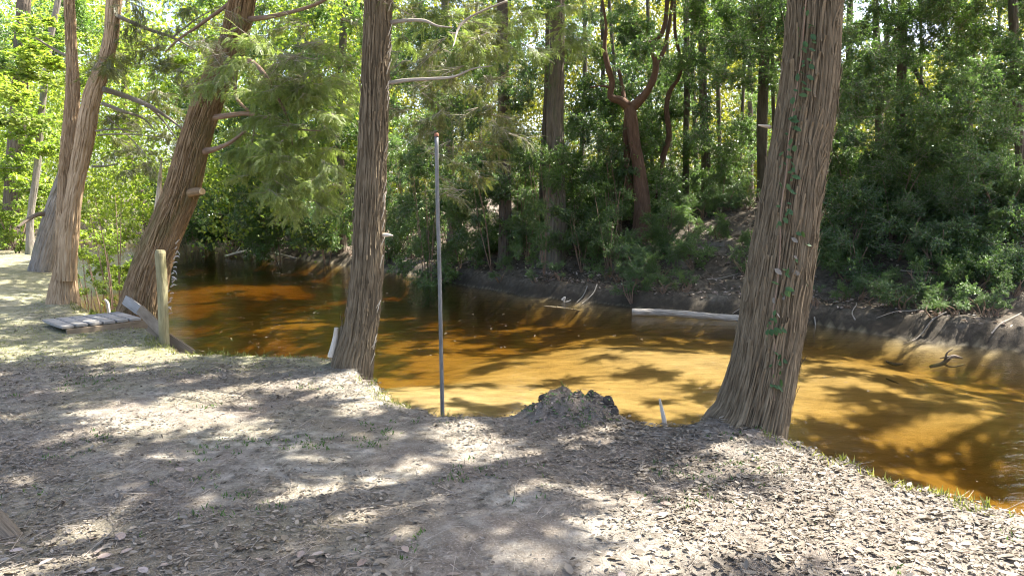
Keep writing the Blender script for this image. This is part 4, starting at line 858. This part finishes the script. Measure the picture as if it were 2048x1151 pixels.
# tufts that stand out
def tuft(label, px, py, nb_, hgt, m='grass'):
    p = G(px, py); p[2] = hz(p[0], p[1]); t = empty('grass_tuft', p, label, 'grass', 'grass tufts along the bank edge')
    for k in range(nb_):
        a = random.uniform(0, 6.283); f = random.uniform(.1, .6); q = [p[0]+math.cos(a)*hgt*f, p[1]+math.sin(a)*hgt*f, p[2]+hgt*random.uniform(.6, 1)]
        A_ = np.array([p+[random.uniform(-.02, .02), random.uniform(-.02, .02), -.01]]); V, F = leaf_geo(A_, np.array([q])-A_, rdir(1), np.linalg.norm(np.array(q)-p), .012, .1)
        child('blade', mesh('blade', V, F, M[m]), t)
for lab, px, py, nb_, hgt in [('tallest green grass tuft on the right bank brink', 1928, 985, 9, .16), ('reddish low tuft left of the tallest grass tuft', 1878, 974, 7, .08), ('thin-bladed tuft on the brink below the thick trunk', 1690, 920, 10, .07), ('grass tuft on the brink right of the middle trunk', 815, 803, 12, .10),
      ('yellow tuft near the right edge brink', 1975, 1008, 8, .08), ('sparse upright stems left of the dark stump heap', 1015, 825, 8, .13), ('green tuft left of the dark stump heap by its foot', 1045, 822, 7, .12), ('weedy tuft at the foot of the middle trunk', 752, 768, 7, .08), ('upright thin weed beside the metal pole', 893, 822, 3, .16), ('leafy tuft at the lower right corner brink', 2025, 1030, 8, .06)]:
    tuft(lab, px, py, nb_, hgt)
# leaf litter on the far bank
n0 = 170000; xx = RNG.uniform(-22, 16, n0); yy = RNG.uniform(12, 46, n0); zz, dn, df = H(xx, yy, True)
k = (df > .3) & (df < 9) & (RNG.random(n0) < np.clip(.6+1.2*fbm(xx*.7, yy*.7, 81), .08, 1)); xx, yy, zz = xx[k], yy[k], zz[k]; n = len(xx)
V, F = leaf_geo(np.stack([xx, yy, zz+RNG.uniform(.005, .04, n)], -1), rdir(n)*[1, 1, .25], unit(rdir(n)*.5+[0, 0, .8]), RNG.uniform(.07, .13, n), RNG.uniform(.04, .07, n))
o = bpy.data.objects.new('leaf_litter', mesh('leaf_litter', V, F, M['litter_dark'])); tag(o, kind='stuff'); link(o, ground)
# leaves and bits floating on the river
n0 = 2600; xx = RNG.uniform(-12, 12, n0); yy = RNG.uniform(6, 32, n0); zz, dn, df = H(xx, yy, True)
k = (dn > .45) & (df < -.15) & (RNG.random(n0) < np.clip(.25+1.2*fbm(xx*.6, yy*.6, 95), .03, 1)); xx, yy = xx[k], yy[k]; n = len(xx)
V, F = leaf_geo(np.stack([xx, yy, np.full(n, WZ+.006)], -1), rdir(n)*[1, 1, .02], np.tile([0, 0, 1.], (n, 1))+RNG.normal(0, .06, (n, 3)), RNG.uniform(.03, .08, n), RNG.uniform(.015, .035, n), .1)
o = bpy.data.objects.new('floating_leaves', mesh('floating_leaves', V, F, M['litter'])); tag(o, 'scattered brown leaves floating on the tea-coloured river', 'leaves', kind='stuff'); link(o)
# roots and dead twigs on the far bank slope
for k in range(60):
    px_, py_ = random.uniform(780, 2040), random.uniform(480, 620)
    base = G(px_, np.interp(px_, [780, 1270, 2048], [545, 628, 695])-random.uniform(8, 90), WZ+.5); x, y = base[0], base[1]+random.uniform(0, 1.5)
    if hz(x, y) < WZ+.1: continue
    a = random.uniform(0, 6.283); ln = random.uniform(.4, 1.3); pts = []
    for t in (0, .33, .66, 1):
        qx, qy = x+math.cos(a)*ln*t+random.uniform(-.08, .08), y+math.sin(a)*ln*t*.6; pts.append([qx, qy, hz(qx, qy)+.02+random.uniform(0, .06), .014*(1-.6*t)])
    t_ = empty('fallen_branch', pts[0][:3], 'thin dead branch lying on the leafy slope of the far bank', 'branch', 'dead branches on the far bank slope')
    child('stem', tube('stem', pts, M['log_grey' if k % 3 == 0 else 'twig'], 5, 9, rough=.3), t_)
print('tris', sum(len(m_.loop_triangles) if m_.loop_triangles else sum(len(p_.vertices)-2 for p_ in m_.polygons) for m_ in bpy.data.meshes if m_.users), 'objs', len(bpy.data.objects))
